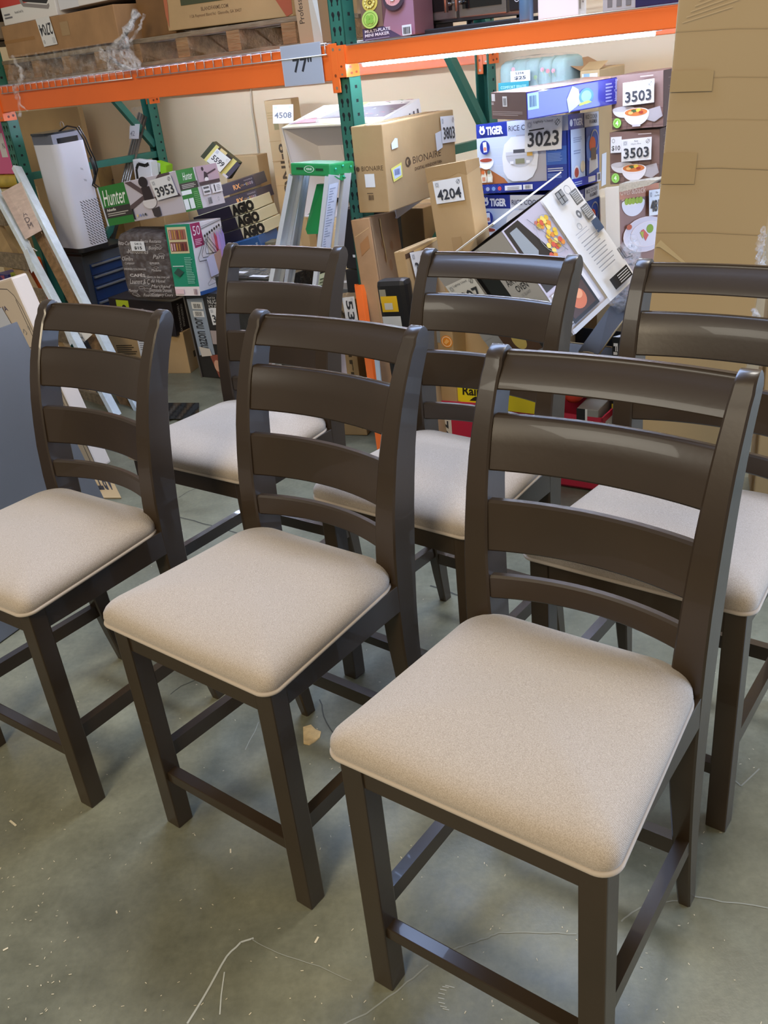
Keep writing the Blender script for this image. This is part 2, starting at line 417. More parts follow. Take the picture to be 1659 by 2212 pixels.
# ------------------------------------------------------------------ chairs
YF = [(0, .440), (.15, .410), (.35, .384), (.5, .378), (.6, .379), (.7, .388), (.8, .405), (.87, .425), (.92, .443), (.96, .462), (1.0, .484), (1.03, .508)]
YB = [(0, .474), (.15, .452), (.35, .440), (.5, .442), (.6, .450), (.7, .460), (.8, .474), (.87, .490), (.92, .505), (.96, .520), (1.0, .541), (1.03, .553)]
def ip(T, z):
    if z <= T[0][0]: return T[0][1]
    for (a, b), (c, d) in zip(T[:-1], T[1:]):
        if z <= c: return b+(d-b)*(z-a)/(c-a)
    return T[-1][1]
HB = .2065
def xo(z): return HB + .0164*max(0, z)/1.04
def xi(z):
    if z < .55: return HB-.024-(.0215*z/.55)
    return HB-.0454+.0285*(z-.55)/.49
def build_chair():
    root = empty('counter_chair', (0, 0, 0))
    # seat cushion
    def outline(s=1.0, n=10):
        pts = []
        def corner(cx, cy, r, a0):
            for i in range(n+1):
                a = R(a0+90*i/n); pts.append((cx+r*math.cos(a), cy+r*math.sin(a)))
        wf, wr, y0, y1 = .231, .207, -.013, .405
        rf, rr = .028, .07
        corner(wf-rf, y0+rf, rf, -90)
        corner(wr-rr, y1-rr, rr, 0)
        corner(-wr+rr, y1-rr, rr, 90)
        corner(-wf+rf, y0+rf, rf, 180)
        out = []
        for i in range(len(pts)):             # fill the sides so that the seat can bow gently
            a = pts[i]; b = pts[(i+1) % len(pts)]; L = math.dist(a, b); k = max(1, int(L/.03))
            for j in range(k): t = j/k; out.append((a[0]+(b[0]-a[0])*t, a[1]+(b[1]-a[1])*t))
        return out
    ol = outline(); N = len(ol); cy = .2; mb = MB(); vs = []; fs = []
    rings = [(.0, 0), (-.004, .004), (-.0055, .012), (-.004, .021), (.002, .030), (.010, .037), (.022, .0435), (.04, .049), (.07, .054), (.11, .058), (.16, .0605)]
    Z0 = .551
    for ins, z in rings:
        for x, y in ol:
            L = math.hypot(x, y-cy); k = (L-ins)/L; vs.append((x*k, cy+(y-cy)*k, Z0+z))
    for i in range(len(rings)-1):
        for k in range(N): fs.append((i*N+k, i*N+(k+1) % N, (i+1)*N+(k+1) % N, (i+1)*N+k))
    c = len(vs); vs.append((0, cy, Z0+.062))
    for k in range(N): fs.append(((len(rings)-1)*N+k, (len(rings)-1)*N+(k+1) % N, c))
    fs.append(tuple(range(N))[::-1])
    mb.add(vs, fs, FABRIC, True)
    seat = mb.build('seat', root)
    mb = MB(); w = [Vector((x*1.012, cy+(y-cy)*1.012, Z0-.001)) for x, y in ol]
    mb.tube(w+[w[0], w[1]], .0042, WELT, 8, False); mb.build('piping', seat)
    # seat frame
    mb = MB(); zt, zb = .549, .487
    mb.box(-.185, .004, zb, .185, .026, zt, WOOD, bev=.0015)
    for sx in (-1, 1):
        x0, x1 = sorted((sx*.214, sx*.192)); mb.box(x0, .03, zb, x1, .385, zt, WOOD, bev=.0015)
    mb.box(-.17, .375, zb, .17, .397, zt, WOOD)
    mb.build('seat_frame', root)
    for sx in (-1, 1):
        mb = MB(); a, b = sorted((sx*.2207, sx*.179))
        mb.box(a, 0, 0, b, .0417, .549, WOOD, bev=.003)
        mb.build('front_leg', root)
    # rear legs running up into the back posts
    zs = [0, .05, .1, .2, .3, .4, .48, .55, .62, .7, .76, .82, .87, .91, .95, .98, 1.0, 1.015]
    for sx in (-1, 1):
        mb = MB(); rows = []
        for z in zs: rows.append((z, ip(YF, z), ip(YB, z), xi(z), xo(z)))
        # rounded top
        for t in (.25, .5, .75, .93, 1.0):
            a = t*PI/2; zz = 1.015+.027*math.sin(a); f0 = ip(YF, 1.015); b0 = ip(YB, 1.015); mid = (f0+b0)/2+.006*t; hw = (b0-f0)/2*math.cos(a*.93)
            rows.append((zz, mid-hw+.004*t, mid+hw, xi(zz)+.002*t, xo(zz)-.002*t))
        vs = []; fs = []; bv = .0035
        for z, yf, yb, x_i, x_o in rows:
            hw = (yb-yf)/2; q = min(bv, hw*.6)
            sec = [(x_i+q, yf), (x_o-q, yf), (x_o, yf+q), (x_o, yb-q), (x_o-q, yb), (x_i+q, yb), (x_i, yb-q), (x_i, yf+q)]
            for x, y in sec: vs.append((sx*x, y, z))
        for i in range(len(rows)-1):
            for k in range(8): fs.append((i*8+k, i*8+(k+1) % 8, (i+1)*8+(k+1) % 8, (i+1)*8+k))
        fs += [tuple(range(8))[::-1], tuple((len(rows)-1)*8+k for k in range(8))]
        mb.add(vs, fs, WOOD, False); o = mb.build('rear_leg', root)
        for p in o.data.polygons: p.use_smooth = True
        o.data.set_sharp_from_angle(angle=R(32))
    # back rails, bowed backwards; each a curved board
    def rail(name, z0, z1, bow0, bow1, th, top=False):
        mb = MB(); vs = []; n = 17; prof = []
        if top:   # front face leans back and rolls over at the top
            zz = [z0, z0+.003, .995, 1.008, 1.018, 1.026, 1.031, 1.034]
            prof = [(z, ip(YF, min(z, 1.03))+(.0 if i else .003)+(.0 if z < 1.0 else (.004 if z < 1.02 else .010))) for i, z in enumerate(zz)]
            bk = [(1.034, .014), (1.026, .026), (1.008, .029), (z0+.004, .026), (z0, .022)]
            prof = prof + [(z, ip(YF, z)+t+(.006 if z > 1.0 else 0)) for z, t in bk]
        else:
            q = .004
            prof = [(z0, ip(YF, z0)+q), (z0+q, ip(YF, z0+q)), ((z0+z1)/2, ip(YF, (z0+z1)/2)), (z1-q, ip(YF, z1-q)), (z1, ip(YF, z1)+q), (z1, ip(YF, z1)+th-q), (z1-q, ip(YF, z1)+th), (z0+q, ip(YF, z0)+th), (z0, ip(YF, z0)+th-q)]
        off = .006
        for i in range(n):
            t = -1+2*i/(n-1)
            for z, y in prof:
                f = (z-z0)/(z1-z0); bow = (bow0+(bow1-bow0)*f)*(1-t*t)
                vs.append((t*(xi(z)+.004), y+off+bow, z))
        k = len(prof); fs = []
        for i in range(n-1):
            for j in range(k): fs.append((i*k+j, i*k+(j+1) % k, (i+1)*k+(j+1) % k, (i+1)*k+j))
        fs += [tuple(range(k)), tuple((n-1)*k+j for j in range(k))[::-1]]
        mb.add(vs, fs, WOOD, False); o = mb.build(name, root)
        for p in o.data.polygons: p.use_smooth = True
        o.data.set_sharp_from_angle(angle=R(35))
    rail('top_rail', .9786, 1.034, .016, .016, .02, True)
    rail('back_slat', .8518, .9411, .022, .020, .018)
    rail('back_slat', .7112, .8029, .028, .024, .018)
    rail('back_slat', .6196, .665, .034, .030, .018)
    # stretchers
    mb = MB(); mb.box(-.181, .008, .135, .181, .034, .161, WOOD, bev=.002); mb.build('stretcher', root)
    for sx in (-1, 1):
        mb = MB(); mb.bar((sx*.2, .03, .197), (sx*.195, .415, .192), .036, .022, WOOD, (0, 0, 1)); mb.build('stretcher', root)
    mb = MB(); mb.bar((-.186, .425, .168), (.186, .425, .168), .036, .022, WOOD, (0, 0, 1)); mb.build('stretcher', root)
    return root
CH = [(.061, .934, -.671, 'dark ladder-back counter chair nearest the camera, its whole beige seat filling the lower right'),
      (-.399, 1.380, -.700, 'dark ladder-back counter chair in the middle of the front row, between its two neighbours'),
      (-.932, 1.722, -.651, 'dark ladder-back counter chair at the left end of the front row, beside the grey board'),
      (-.528, 2.269, -.653, 'dark ladder-back counter chair in the back row, standing before the folded step ladder'),
      (.010, 1.851, -.707, 'dark ladder-back counter chair in the back row, standing before the tilted air fryer box'),
      (.460, 1.458, -.695, 'dark ladder-back counter chair at the right of the back row, before the tall brown carton')]
proto = build_chair()
for i, (x, y, th, lb) in enumerate(CH):
    o = proto if i == 0 else copy_tree(proto)
    o.location = (x, y, 0); o.rotation_euler = (0, 0, th)
    tag(o, lb, 'chair', 'counter chairs standing in two rows')

# ------------------------------------------------------------------ pallet rack
RM = Matrix.Translation(B0) @ Matrix.Rotation(PSI, 4, 'Z')      # rack axes
def rk(o): o.matrix_world = RM.copy(); return o
rack = empty('pallet_rack', (0, 0, 0)); rack.matrix_world = RM
tag(rack, 'green and orange steel pallet rack with two bays along the cream wall', 'rack')
HOLE = mat('hole_dark', '#141a19', .9)
ZINC = mat('bolt_metal', '#b9a58a', .35, metal=.7)
def upright(u, v, face):          # C-channel post, 7.6 cm wide, teardrop holes in the front face
    mb = MB(); w = .07; d = .07; t = .004; H = 3.2
    mb.box(u, v if face < 0 else v+d-t, 0, u+w, (v+t) if face < 0 else v+d, H, GREEN)
    mb.box(u, v, 0, u+t, v+d, H, GREEN); mb.box(u+w-t, v, 0, u+w, v+d, H, GREEN)
    f = Face(mb, (u, v if face < 0 else v, 0), (w, 0, 0), (0, 0, H), (0, -1, 0))
    fs = Face(mb, (u+w, v, 0), (0, d, 0), (0, 0, H), (1, 0, 0))
    z = .9
    while z < 2.2:
        if face < 0:
            for cx in (.3, .72):
                f.k = 1
                a = z/H; pts = [(cx+.11*math.cos(R(t_)), a+.0038*math.sin(R(t_))) for t_ in range(-10, 200, 30)]+[(cx+.05, a-.0062), (cx-.05, a-.0062)]
                f.poly(pts, HOLE)
        fs.k = 1
        if face < 0: fs.r(.42, z/H-.0018, .62, z/H+.0018, HOLE)
        else: fs.r(.55, z/H-.0018, .75, z/H+.0018, HOLE)
        z += .0508
    return mb.build('upright_post', rack)
for u in (-2.58, 0.0, 2.58):
    upright(u, 0, -1)
    mb = MB(); mb.box(u-.02, -.02, 0, u+.09, .09, .008, GREEN); mb.build('foot_plate', rack)
    upright(u, 1.0, 1)
    for z0, z1 in ((1.085, 1.085), (.32, .32), (2.4, 2.4)):
        mb = MB(); mb.bar((u+.035, .06, z0), (u+.035, 1.01, z1), .04, .035, GREEN, (0, 0, 1)); mb.build('horizontal_brace', rack)
    for (a, za), (b, zb) in (((.06, 2.34), (1.01, 1.14)), ((.06, .36), (1.01, 1.03))):
        mb = MB(); mb.bar((u+.035, a, za), (u+.035, b, zb), .04, .035, GREEN, (0, 0, 1)); mb.build('diagonal_brace', rack)
def beam(u0, u1, v, z0, z1, front=True):
    mb = MB(); d = .045
    mb.box(u0, v, z0, u1, v+d, z1, ORANGE, bev=.003)
    if front: mb.box(u0, v+d-.02, z0+.0, u1, v+d+.012, z1-.035, ORANGE)
    mb.build('beam', rack)
    for u, s in ((u0, -1), (u1, 1)):          # connector plates at the ends
        mb = MB(); a, b = sorted((u, u+s*.035)); zc = min(z0, z1-.06)-.045
        mb.box(a, v-.006, zc, b, v, z1+.004, ORANGE, bev=.002)
        a2, b2 = (u, u+.004) if s < 0 else (u-.004, u)
        mb.box(a2, v-.006, zc, b2, v+.075, z1+.004, ORANGE)
        f = Face(mb, (a, v-.006, zc), (b-a, 0, 0), (0, 0, z1-zc), (0, -1, 0))
        for yy in (.1, .36, .9): f.e_(.5, yy, .16, .035, ZINC if yy != .36 else M('#8a3a12')); f.k = 1
        fs = Face(mb, (a2+.004, v, zc), (0, .075, 0), (0, 0, z1-zc), (1, 0, 0))
        for xx, yy in ((.35, .12), (.75, .14), (.3, .32), (.3, .62)): fs.e_(xx, yy, .1, .04, M('#7a3410')); fs.k = 1
        mb.build('beam_connector', rack)
beam(-2.51, 0.0, -.012, 1.437, 1.563)
beam(0.07, 2.58, -.012, 1.490, 1.554)
beam(-2.51, 0.0, 1.02, 1.430, 1.55, False)
beam(0.07, 2.58, 1.02, 1.47, 1.55, False)
beam(-5.0, -2.58, -.012, 1.437, 1.563)

def wire_deck(u0, u1, label, flange=True, z=1.567):
    mb = MB(); r = .0027; n = max(3, int((u1-u0)/.058))
    for i in range(n+1):
        u = u0+(u1-u0)*i/n
        if flange: mb.tube([(u, -.022, z-.038), (u, -.022, z), (u, 1.04, z)], r, STEEL, 6)
        else: mb.tube([(u, -.0, z), (u, 1.04, z)], r, STEEL, 6)
    if flange: mb.tube([(u0-.01, -.0255, z-.036), (u1+.01, -.0255, z-.036)], r, STEEL, 6)
    for k in range(9):
        mb.tube([(u0-.01, -.02+.13*k, z+.003), (u1+.01, -.02+.13*k, z+.003)], r, STEEL, 6)
    o = mb.build('wire_deck', None); rk(o); tag(o, label, 'shelf', 'wire decks laid on the rack beams'); return o
wire_deck(-2.44, -1.27, 'zinc wire deck hooked over the orange beam below the wrapped left pallet')
wire_deck(-1.22, -.02, 'zinc wire deck hooked over the orange beam below the bare wood pallet')
wire_deck(.10, 1.30, 'zinc wire deck lying on the right beam under the toaster oven', False, 1.552)
wire_deck(1.32, 2.52, 'zinc wire deck lying on the right beam behind the tall brown carton', False, 1.552)

# LED tube under the right beam and one under the left beam
def tube_light(u0, u1, v, z, power, label, warm='#d3e3ff'):
    root = empty('tube_light', (0, 0, 0)); root.matrix_world = RM; tag(root, label, 'lamp')
    mb = MB(); mb.box(u0-.02, v-.014, z+.006, u1+.02, v+.014, z+.014, mat('lamp_housing', '#e8e9ea', .4), bev=.003); mb.build('housing', root)
    mb = MB(); mb.tube([(u0, v, z), (u1, v, z)], .0065, emis('led_diffuser', warm, power), 10); mb.build('diffuser', root)
tube_light(.12, 1.31, .035, 1.482, 120, 'white LED tube light fixed under the right orange beam')
tube_light(-2.3, -.2, .50, 1.50, 95, 'white LED tube light fixed under the left orange beam')

# 77" sign in a plastic sleeve
mb = MB(); f = Face(mb, (-.262, -.0245, 1.432), (.222, 0, 0), (0, 0, .148), (0, -1, 0))
mb.box(-.262, -.0245, 1.432, -.04, -.0225, 1.58, mat('plastic_sleeve', '#b9c0cc', .18))
f.r(.02, .02, .98, .98, mat('sleeve_paper', '#aab2c0', .35)); f.t('77"', .28, .32, .76, .68, M('#2c2f36'), bold=.02)
o = mb.build('size_sign', fixn=False); rk(o); tag(o, 'grey plastic sleeve sign reading 77 inches hung on the left orange beam', 'sign')

# ------------------------------------------------------------------ pallets and goods on the top shelf
def pallet(name, P, Wd, D, wood, wood2, label, group, notch=True):
    root = empty(name, (0, 0, 0)); root.matrix_world = frame(P); tag(root, label, 'pallet', group)
    H = .112
    for k in range(3):
        y0 = k*(D-.038)/2; mb = MB()
        poly = [(0, .016)]
        for a, b in ((.16, .38), (.62, .84)): poly += [(Wd*a, .016), (Wd*a+.02, .05), (Wd*b-.02, .05), (Wd*b, .016)]
        poly += [(Wd, .016), (Wd, .094), (0, .094)]
        mb.prism(poly, 'y', y0, y0+.038, wood2); mb.build('stringer', root)
    n = 7
    for i in range(n):
        x = i*(Wd-.09)/(n-1); mb = MB(); mb.box(x, -.004, .094, x+.09, D+.004, .112, wood, bev=.002); mb.build('deck_board', root)
    for x in (0, (Wd-.1)/2, Wd-.1):
        mb = MB(); mb.box(x, -.004, 0, x+.1, D+.004, .016, wood, bev=.002); mb.build('bottom_board', root)
    return root
def pallet2(name, P, Wd, D, wood, wood2, label, group):      # long side to the front: boards run along it
    root = empty(name, (0, 0, 0)); root.matrix_world = frame(P); tag(root, label, 'pallet', group)
    for k in range(4):
        x0 = k*(Wd-.09)/3; mb = MB(); mb.box(x0, .0, .016, x0+.075, D, .096, wood2, bev=.002); mb.build('stringer', root)
    for i in range(6):
        y = i*(D-.1)/5; mb = MB(); mb.box(-.01, y, .096, Wd+.01, y+.1, .116, wood, bev=.003); mb.build('deck_board', root)
    for y in (0, D/2-.05, D-.1):
        mb = MB(); mb.box(0, y, 0, Wd, y+.1, .016, wood, bev=.002); mb.build('bottom_board', root)
    return root
pallet2('pallet', (-1.30, .02, 1.575, 5.8, 0, .1, 0, 0, 0), 1.02, .95, PALLETG, PALLETW, 'bare weathered wood pallet on the top shelf beside the green post', 'wood pallets on the top shelf')
pallet2('pallet', (-2.50, .06, 1.575, -3, 0, .4, 0, 0, 0), 1.02, .9, PALLETG, PALLETW, 'wood pallet wound in clear shrink wrap at the left of the top shelf', 'wood pallets on the top shelf')

# carton marked 2704 on the wrapped pallet
c = Carton((-2.46, .08, 1.70, -3, 0, .4, 1.10, .7, .155), CARD_D)
c.F.r(.0, .45, .30, .55, mat('card_rub', '#9c7448', .8)); c.F.r(.55, .4, .62, .8, TAPE)
o = c.done('flat_carton', 'long brown carton with an upside-down 2704 sticker on the wrapped pallet', 'carton')
mb = MB(); f = c.F.sub(mb, .50, .20, .355, .22, .49, .98, lift=.004)
f = Face(mb, c.F.P(.375, .18, .004), c.F.P(.50, .20, .004)-c.F.P(.375, .18, .004), c.F.P(.355, 1.02, .004)-c.F.P(.375, .18, .004), (0, -1, 0))
f.r(0, 0, 1, 1, LABEL); f.t('2704', .06, .36, .94, .78, M('#34363c'), bold=.02, rot=180); f.ring(.15, .16, .06, .07, .25, M('#34363c'), 4); f.r(.75, .06, .92, .26, M('#c6c8cc'))
mb.build('price_sticker', o, fixn=False)
c = Carton((-2.45, .10, 1.858, -3, 0, .4, .56, .5, .30), WHITEP)
c.F.r(0, .28, 1, 1, M('#c8453f')); c.F.poly([(.42, 1), (.40, .42), (.46, .3), (.86, .20), (.9, .25), (.9, 1)], mat('grill_black', '#201c1d', .3))
c.F.poly([(.38, 1), (.40, .3), (.44, .23), (.87, .12), (.9, .16), (.9, .2), (.86, .18), (.46, .28), (.42, .42), (.42, 1)], M('#8e8889'))
c.F.t('Air Fryer 360 Surround Technology', .04, .5, .36, .58, M('#f3d8d6')).t('Removable Crumb Tray', .26, .14, .42, .19, M('#555560')).lines(.05, .1, .2, .2, 2, M('#777780'))
for i in range(4):
    for j in range(5): c.F.e_(.48+.08*j, .5+.07*i, .012, .014, M('#8d8d96'), n=6)
c.F.r(.0, .28, .012, 1, M('#b33b35'))
o = c.done('appliance_box', 'red and white printed appliance box on top of the left shelf stack', 'box')
c = Carton((-1.88, .085, 1.875, -3, 0, .4, .52, .5, .28), WHITEP)
c.F.r(.0, 0, .35, 1, M('#d9dce6')).bars(.06, .16, .13, .42, M('#44464e'), 9).r(.35, .3, .95, 1, M('#4b7a35')).r(.72, .42, .82, 1, M('#5a1c1e')).r(.96, 0, 1, 1, M('#2a4fa0'))
c.done('appliance_box', 'white and green printed box beside the red appliance box on the top shelf', 'box')
c = Carton((-3.29, .1, 1.80, -3, 0, 0, .69, .5, .34), mat('dark_bag', '#231813', .6, noise=.3), tape=False)
c.done('dark_bin', 'very dark brown bin at the far left end of the top shelf', 'bin')
c = Carton((-2.66, .03, 1.575, -6, 0, -2, .13, .03, .29), WHITEP, tape=False)
c.F.lines(.1, .72, .9, .82, 2, M('#4a4a52')).lines(.1, .5, .8, .66, 4, M('#9a9aa2'))
for i in range(6): c.F.r(.05, .03+.06*i, .95, .035+.06*i, M('#b9b2b2'))
c.done('foam_board', 'white printed foam board standing at the left end of the top shelf', 'board')
c = Carton((-2.74, .05, 1.80, -6, 0, 0, .26, .2, .08), mat('grey_card', '#8a7a66', .8), tape=False)
c.done('grey_carton', 'small greyish carton tucked behind the foam board on the top shelf', 'carton')

# brown wrapped carton and onion box on the bare pallet
c = Carton((-1.31, .12, 1.695, 4, 0, 0, .235, .6, .26), mat('wrapped_card', '#7d5a35', .35, noise=.25, nscale=5, bump=.2, bscale=12))
c.done('wrapped_carton', 'dark brown carton in shrink wrap between the two stacks on the top shelf', 'carton')
c = Carton((-1.026, .05, 1.703, 7.3, -1.4, 1, .71, .5, .5), CARD)
ink = mat('faded_brown_ink', '#6b5138', .8)
c.F.t('BLANDFARMS.COM', .30, .125, .52, .155, ink, bold=.015).t('1126 Raymond Bland Rd · Glennville, GA 30427', .20, .075, .62, .105, ink)
c.F.r(.14, .185, .58, .34, mat('dark_green_ink', '#41452c', .8)).poly([(.84, .22), (1, .22), (1, .02), (.955, .0)], mat('faded_red_ink', '#a2543a', .8)).poly([(.03, .5), (.0, .5), (.0, .12), (.015, .02), (.03, .2)], mat('faded_red_ink2', '#a9603f', .8))
c.done('produce_box', 'brown produce carton with farm address printing on the bare pallet', 'box')
c = Carton((-.198, .03, 1.572, 7.2, 1, -1.1, .115, .12, .5), mat('tall_card', '#a98a68', .75))
c.F.t('Professional', .12, .16, .34, .44, M('#3a3029'), rot=90).r(.62, 0, 1, 1, M('#bdb4a4', .4)).poly([(.66, .5), (.8, .3), (.98, .05), (1, .05), (1, .6)], M('#cfd0cc', .3))
c.done('slim_box', 'tall slim box with sideways lettering beside the green post on the top shelf', 'box')

# shrink wrap hanging off the pallets
def wrapsheet(name, quad, label, nx=14, ny=14, amp=.02, seed=1, taper=None):
    rnd = random.Random(seed); mb = MB(); vs = []
    a, b, c_, d = [Vector(p) for p in quad]
    for j in range(ny+1):
        for i in range(nx+1):
            s, t = i/nx, j/ny; p = (a*(1-s)+b*s)*(1-t)+(d*(1-s)+c_*s)*t
            p += (-V)*(amp*(math.sin(i*1.9+j*.7)+rnd.uniform(-1, 1))*.6) + Vector((0, 0, rnd.uniform(-1, 1)*amp*.25)) + U*rnd.uniform(-1, 1)*amp*.25
            vs.append(p)
    mb.add(vs, [(j*(nx+1)+i, j*(nx+1)+i+1, (j+1)*(nx+1)+i+1, (j+1)*(nx+1)+i) for j in range(ny) for i in range(nx)], FILM, False)
    o = mb.build(name, fixn=False)
    tag(o, label, 'plastic wrap'); return o
def fallstrand(mb, pts, r, seed=0):
    rnd = random.Random(seed); P = []
    for (a, b) in zip(pts[:-1], pts[1:]):
        for i in range(6): P.append(a.lerp(b, i/6)+Vector((rnd.uniform(-1, 1), rnd.uniform(-1, 1), 0))*r*.6)
    P.append(pts[-1]); mb.tube(P, [r*rnd.uniform(.5, 1.2) for _ in P], WRAP, 7)
wrapsheet('shrink_wrap', [at(18, 186, -.03), at(300, 158, -.04), at(285, 84, -.03), at(18, 122, -.03)], 'clear film stretched around the left pallet', 26, 8, .005, 3)
mb = MB()
for k in range(9):
    fallstrand(mb, [at(296+2*k-8, 22+k, -.0), at(285-2*k, 62, -.05), at(252+6*k-20, 105, -.06), at(236+9*k, 152, -.05)], .010, k)
for k in range(5):
    fallstrand(mb, [at(215, 105+5*k, -.05), at(245, 125+3*k, -.07), at(262+8*k, 150, -.06)], .007, 20+k)
fallstrand(mb, [at(312, 30, -.03), at(302, 60, -.05), at(280, 90, -.06)], .008, 50)
quad = [at(222, 108, -.05), at(300, 154, -.05), at(312, 60, -.04), at(280, 20, -.02)]
tag(mb.build('shrink_wrap_bunch', fixn=False), 'crumpled bunch of clear shrink wrap hanging at the end of the left pallet', 'plastic wrap')
mb = MB()
fallstrand(mb, [at(28, 122, -.03), at(44, 150, -.06), at(46, 175, -.07), at(30, 190, -.06), at(38, 215, -.045), at(42, 252, -.04)], .011, 3)
fallstrand(mb, [at(40, 195, -.05), at(44, 225, -.05), at(60, 240, -.04)], .005, 8)
fallstrand(mb, [at(50, 165, -.05), at(34, 192, -.06)], .013, 9)
tag(mb.build('shrink_wrap_tail', fixn=False), 'twisted tail of clear wrap dangling over the left end of the orange beam', 'plastic wrap')

# ---- right bay, top shelf
for k, (dv, du, lb) in enumerate(((0, 0, 'waffle maker box with printed waffles at the left of the right top shelf'), (.012, -.045, 'matching waffle maker box mostly hidden behind the one with printed waffles'))):
    c = Carton((.12+du, .05+dv*16, 1.562, -8, -1.2, -.3, .285, .10, .35), mat('plum_print', '#6d4a4d', .35), tape=False)
    c.F.r(0, 0, 1, .12, M('#4f4460')).poly([(.42, .12), (.6, .5), (1, .5), (1, .0), (.75, .0)], M('#a07486')).r(0, .12, .42, .6, M('#7d6350'))
    c.F.t('MULTI-PLATE', .05, .075, .55, .105, M('#e9e4ea'), bold=.02).t('MINI MAKER', .05, .035, .53, .065, M('#e9e4ea'), bold=.02).lines(.05, .008, .7, .02, 1, M('#a79db0'))
    c.F.e_(.20, .36, .15, .085, M('#d8c25c')).ring(.20, .36, .11, .06, .15, M('#8a6a20')).ring(.20, .36, .04, .02, .4, M('#5a4214'))
    for i in range(10): a_ = i*PI/5; c.F.e_(.2+.085*math.cos(a_), .36+.045*math.sin(a_), .02, .012, M('#f0e28a'), n=8)
    c.F.e_(.20, .20, .16, .088, M('#b9d76a')).ring(.2, .2, .125, .068, .08, M('#6f9c3a'))
    for i in range(4): a_ = PI/4+i*PI/2; c.F.e_(.2+.05*math.cos(a_), .2+.028*math.sin(a_), .042, .024, M('#8fbf4c'), n=10)
    c.F.e_(.68, .35, .19, .105, M('#4a3a44')).e_(.68, .37, .15, .082, M('#e3a7a6'))
    for i in range(-3, 4): c.F.strip([(.68+.04*i-.0, .31), (.68+.04*i, .43)], .006, M('#c87f80'))
    c.F.e_(.68, .36, .05, .03, M('#f2e6e2'), n=10).e_(.655, .40, .014, .03, M('#f2e6e2'), n=10).e_(.705, .40, .014, .03, M('#f2e6e2'), n=10)
    c.F.r(.83, .0, 1, .095, WHITEP).bars(.85, .01, .98, .075, BLK, 14)
    c.done('waffle_maker_box', lb, 'box', 'waffle maker boxes on the top shelf')
# countertop oven
SST = mat('brushed_steel', '#a8a29b', .28, metal=.9, noise=.06, nscale=40, stretch=(1, 1, 12)); GLS = mat('oven_glass', '#10100f', .08, spec=.8)
P = (.268, .15, 1.592, -7.3, 2.0, 1.1, .569, .35, .35)
root = empty('countertop_oven', (0, 0, 0)); root.matrix_world = frame(P); tag(root, 'stainless steel countertop oven with two glass doors on the right top shelf', 'oven')
mb = MB(); mb.box(0, 0, 0, .569, .35, .35, SST, bev=.012); mb.build('body', root)
for x0, x1 in ((.035, .26), (.272, .49)):
    mb = MB(); mb.box(x0, -.014, .012, x1, .0, .33, SST, bev=.004); d = mb.build('door', root)
    mb = MB(); mb.box(x0+.02, -.016, .04, x1-.02, -.0142, .31, GLS); mb.build('door_glass', d)
    hx = x1-.02 if x0 < .1 else x0+.02
    mb = MB(); mb.tube([(hx, -.045, .035), (hx, -.045, .31)], .008, SST, 10); mb.tube([(hx, -.01, .06), (hx, -.045, .06)], .006, SST, 8); mb.tube([(hx, -.01, .28), (hx, -.045, .28)], .006, SST, 8); mb.build('door_handle', d)
mb = MB(); mb.box(.497, -.006, .015, .565, 0, .34, BLK, bev=.003); f = Face(mb, (.497, -.006, .015), (.068, 0, 0), (0, 0, .325), (0, -1, 0)); f.ring(.5, .12, .18, .04, .2, M('#cfd3da')); f.strip([(.5, .12), (.5, .17)], .06, M('#e3e6ec')).strip([(.1, .11), (.25, .12)], .04, M('#8a8d95')).strip([(.75, .11), (.9, .12)], .04, M('#8a8d95')); mb.build('control_panel', root, fixn=False)
for x in (.05, .5):
    for y in (.05, .3): mb = MB(); mb.tube([(x, y, -.028), (x, y, .0)], .014, BLK, 10); mb.build('foot', root)
mb = MB(); mb.box(.34, .06, 1.553, .82, .40, 1.575, mat('black_tray', '#17181b', .5), bev=.004)
o = mb.build('black_tray'); rk(o); tag(o, 'flat black tray under the stainless steel countertop oven', 'tray')
root = empty('blue_bottle', (0, 0, 0)); root.matrix_world = RM @ Matrix.Translation((.845, .05, 1.558)); tag(root, 'steel blue bottle standing beside the countertop oven', 'bottle')
mb = MB(); mb.lathe([(0, 0), (.022, 0), (.024, .01), (.024, .16), (.018, .175), (0, .175)], mat('blue_steel', '#5f7f9f', .35, metal=.3), 20); mb.build('bottle_body', root)
mb = MB(); mb.lathe([(0, .175), (.014, .175), (.014, .2), (0, .2)], mat('blue_cap', '#33485c', .4), 16); mb.build('cap', root)
c = Carton((.884, .06, 1.558, 20, 0, -.3, .135, .2, .2), WHITEP, tape=False)
c.F.e_(.6, .55, .12, .1, M('#3b3d42')).e_(.62, .57, .07, .06, M('#8f939a')).e_(.6, .85, .1, .06, M('#3b3d42')).lines(.3, .45, .45, .6, 3, M('#b5b8bd')).lines(.3, .78, .45, .9, 3, M('#b5b8bd'))
c.R.bars(-.0+.05, .1, .3, .4, BLK, 12).lines(.4, .2, .7, .4, 3, M('#8b8b90'))
c.done('white_box', 'small white printed box beside the oven on the right top shelf', 'box')
c = Carton((1.10, .1, 1.558, -5, 0, 0, .12, .2, .12), mat('grey_plastic', '#a2a19c', .5), tape=False)
for i in range(3): c.F.r(.15+.28*i, .1, .3+.28*i, .8, M('#6c6b67'))
c.done('grey_crate', 'small light grey slotted crate on the right top shelf', 'crate')
c = Carton((1.235, .05, 1.558, -3, 0, 0, .22, .2, .14), mat('navy_print', '#26264a', .25), tape=False)
c.F.r(.6, .3, 1, 1, M('#7a2244', .3))
c.done('navy_box', 'glossy navy box in plastic at the right end of the top shelf', 'box')

# ------------------------------------------------------------------ goods stacked in and before the right bay
K = M('#34363c'); GREY = M('#8f9198'); NAVY = mat('navy_print_flat', '#23348f', .35); LBLUE = M('#b9c8e6')
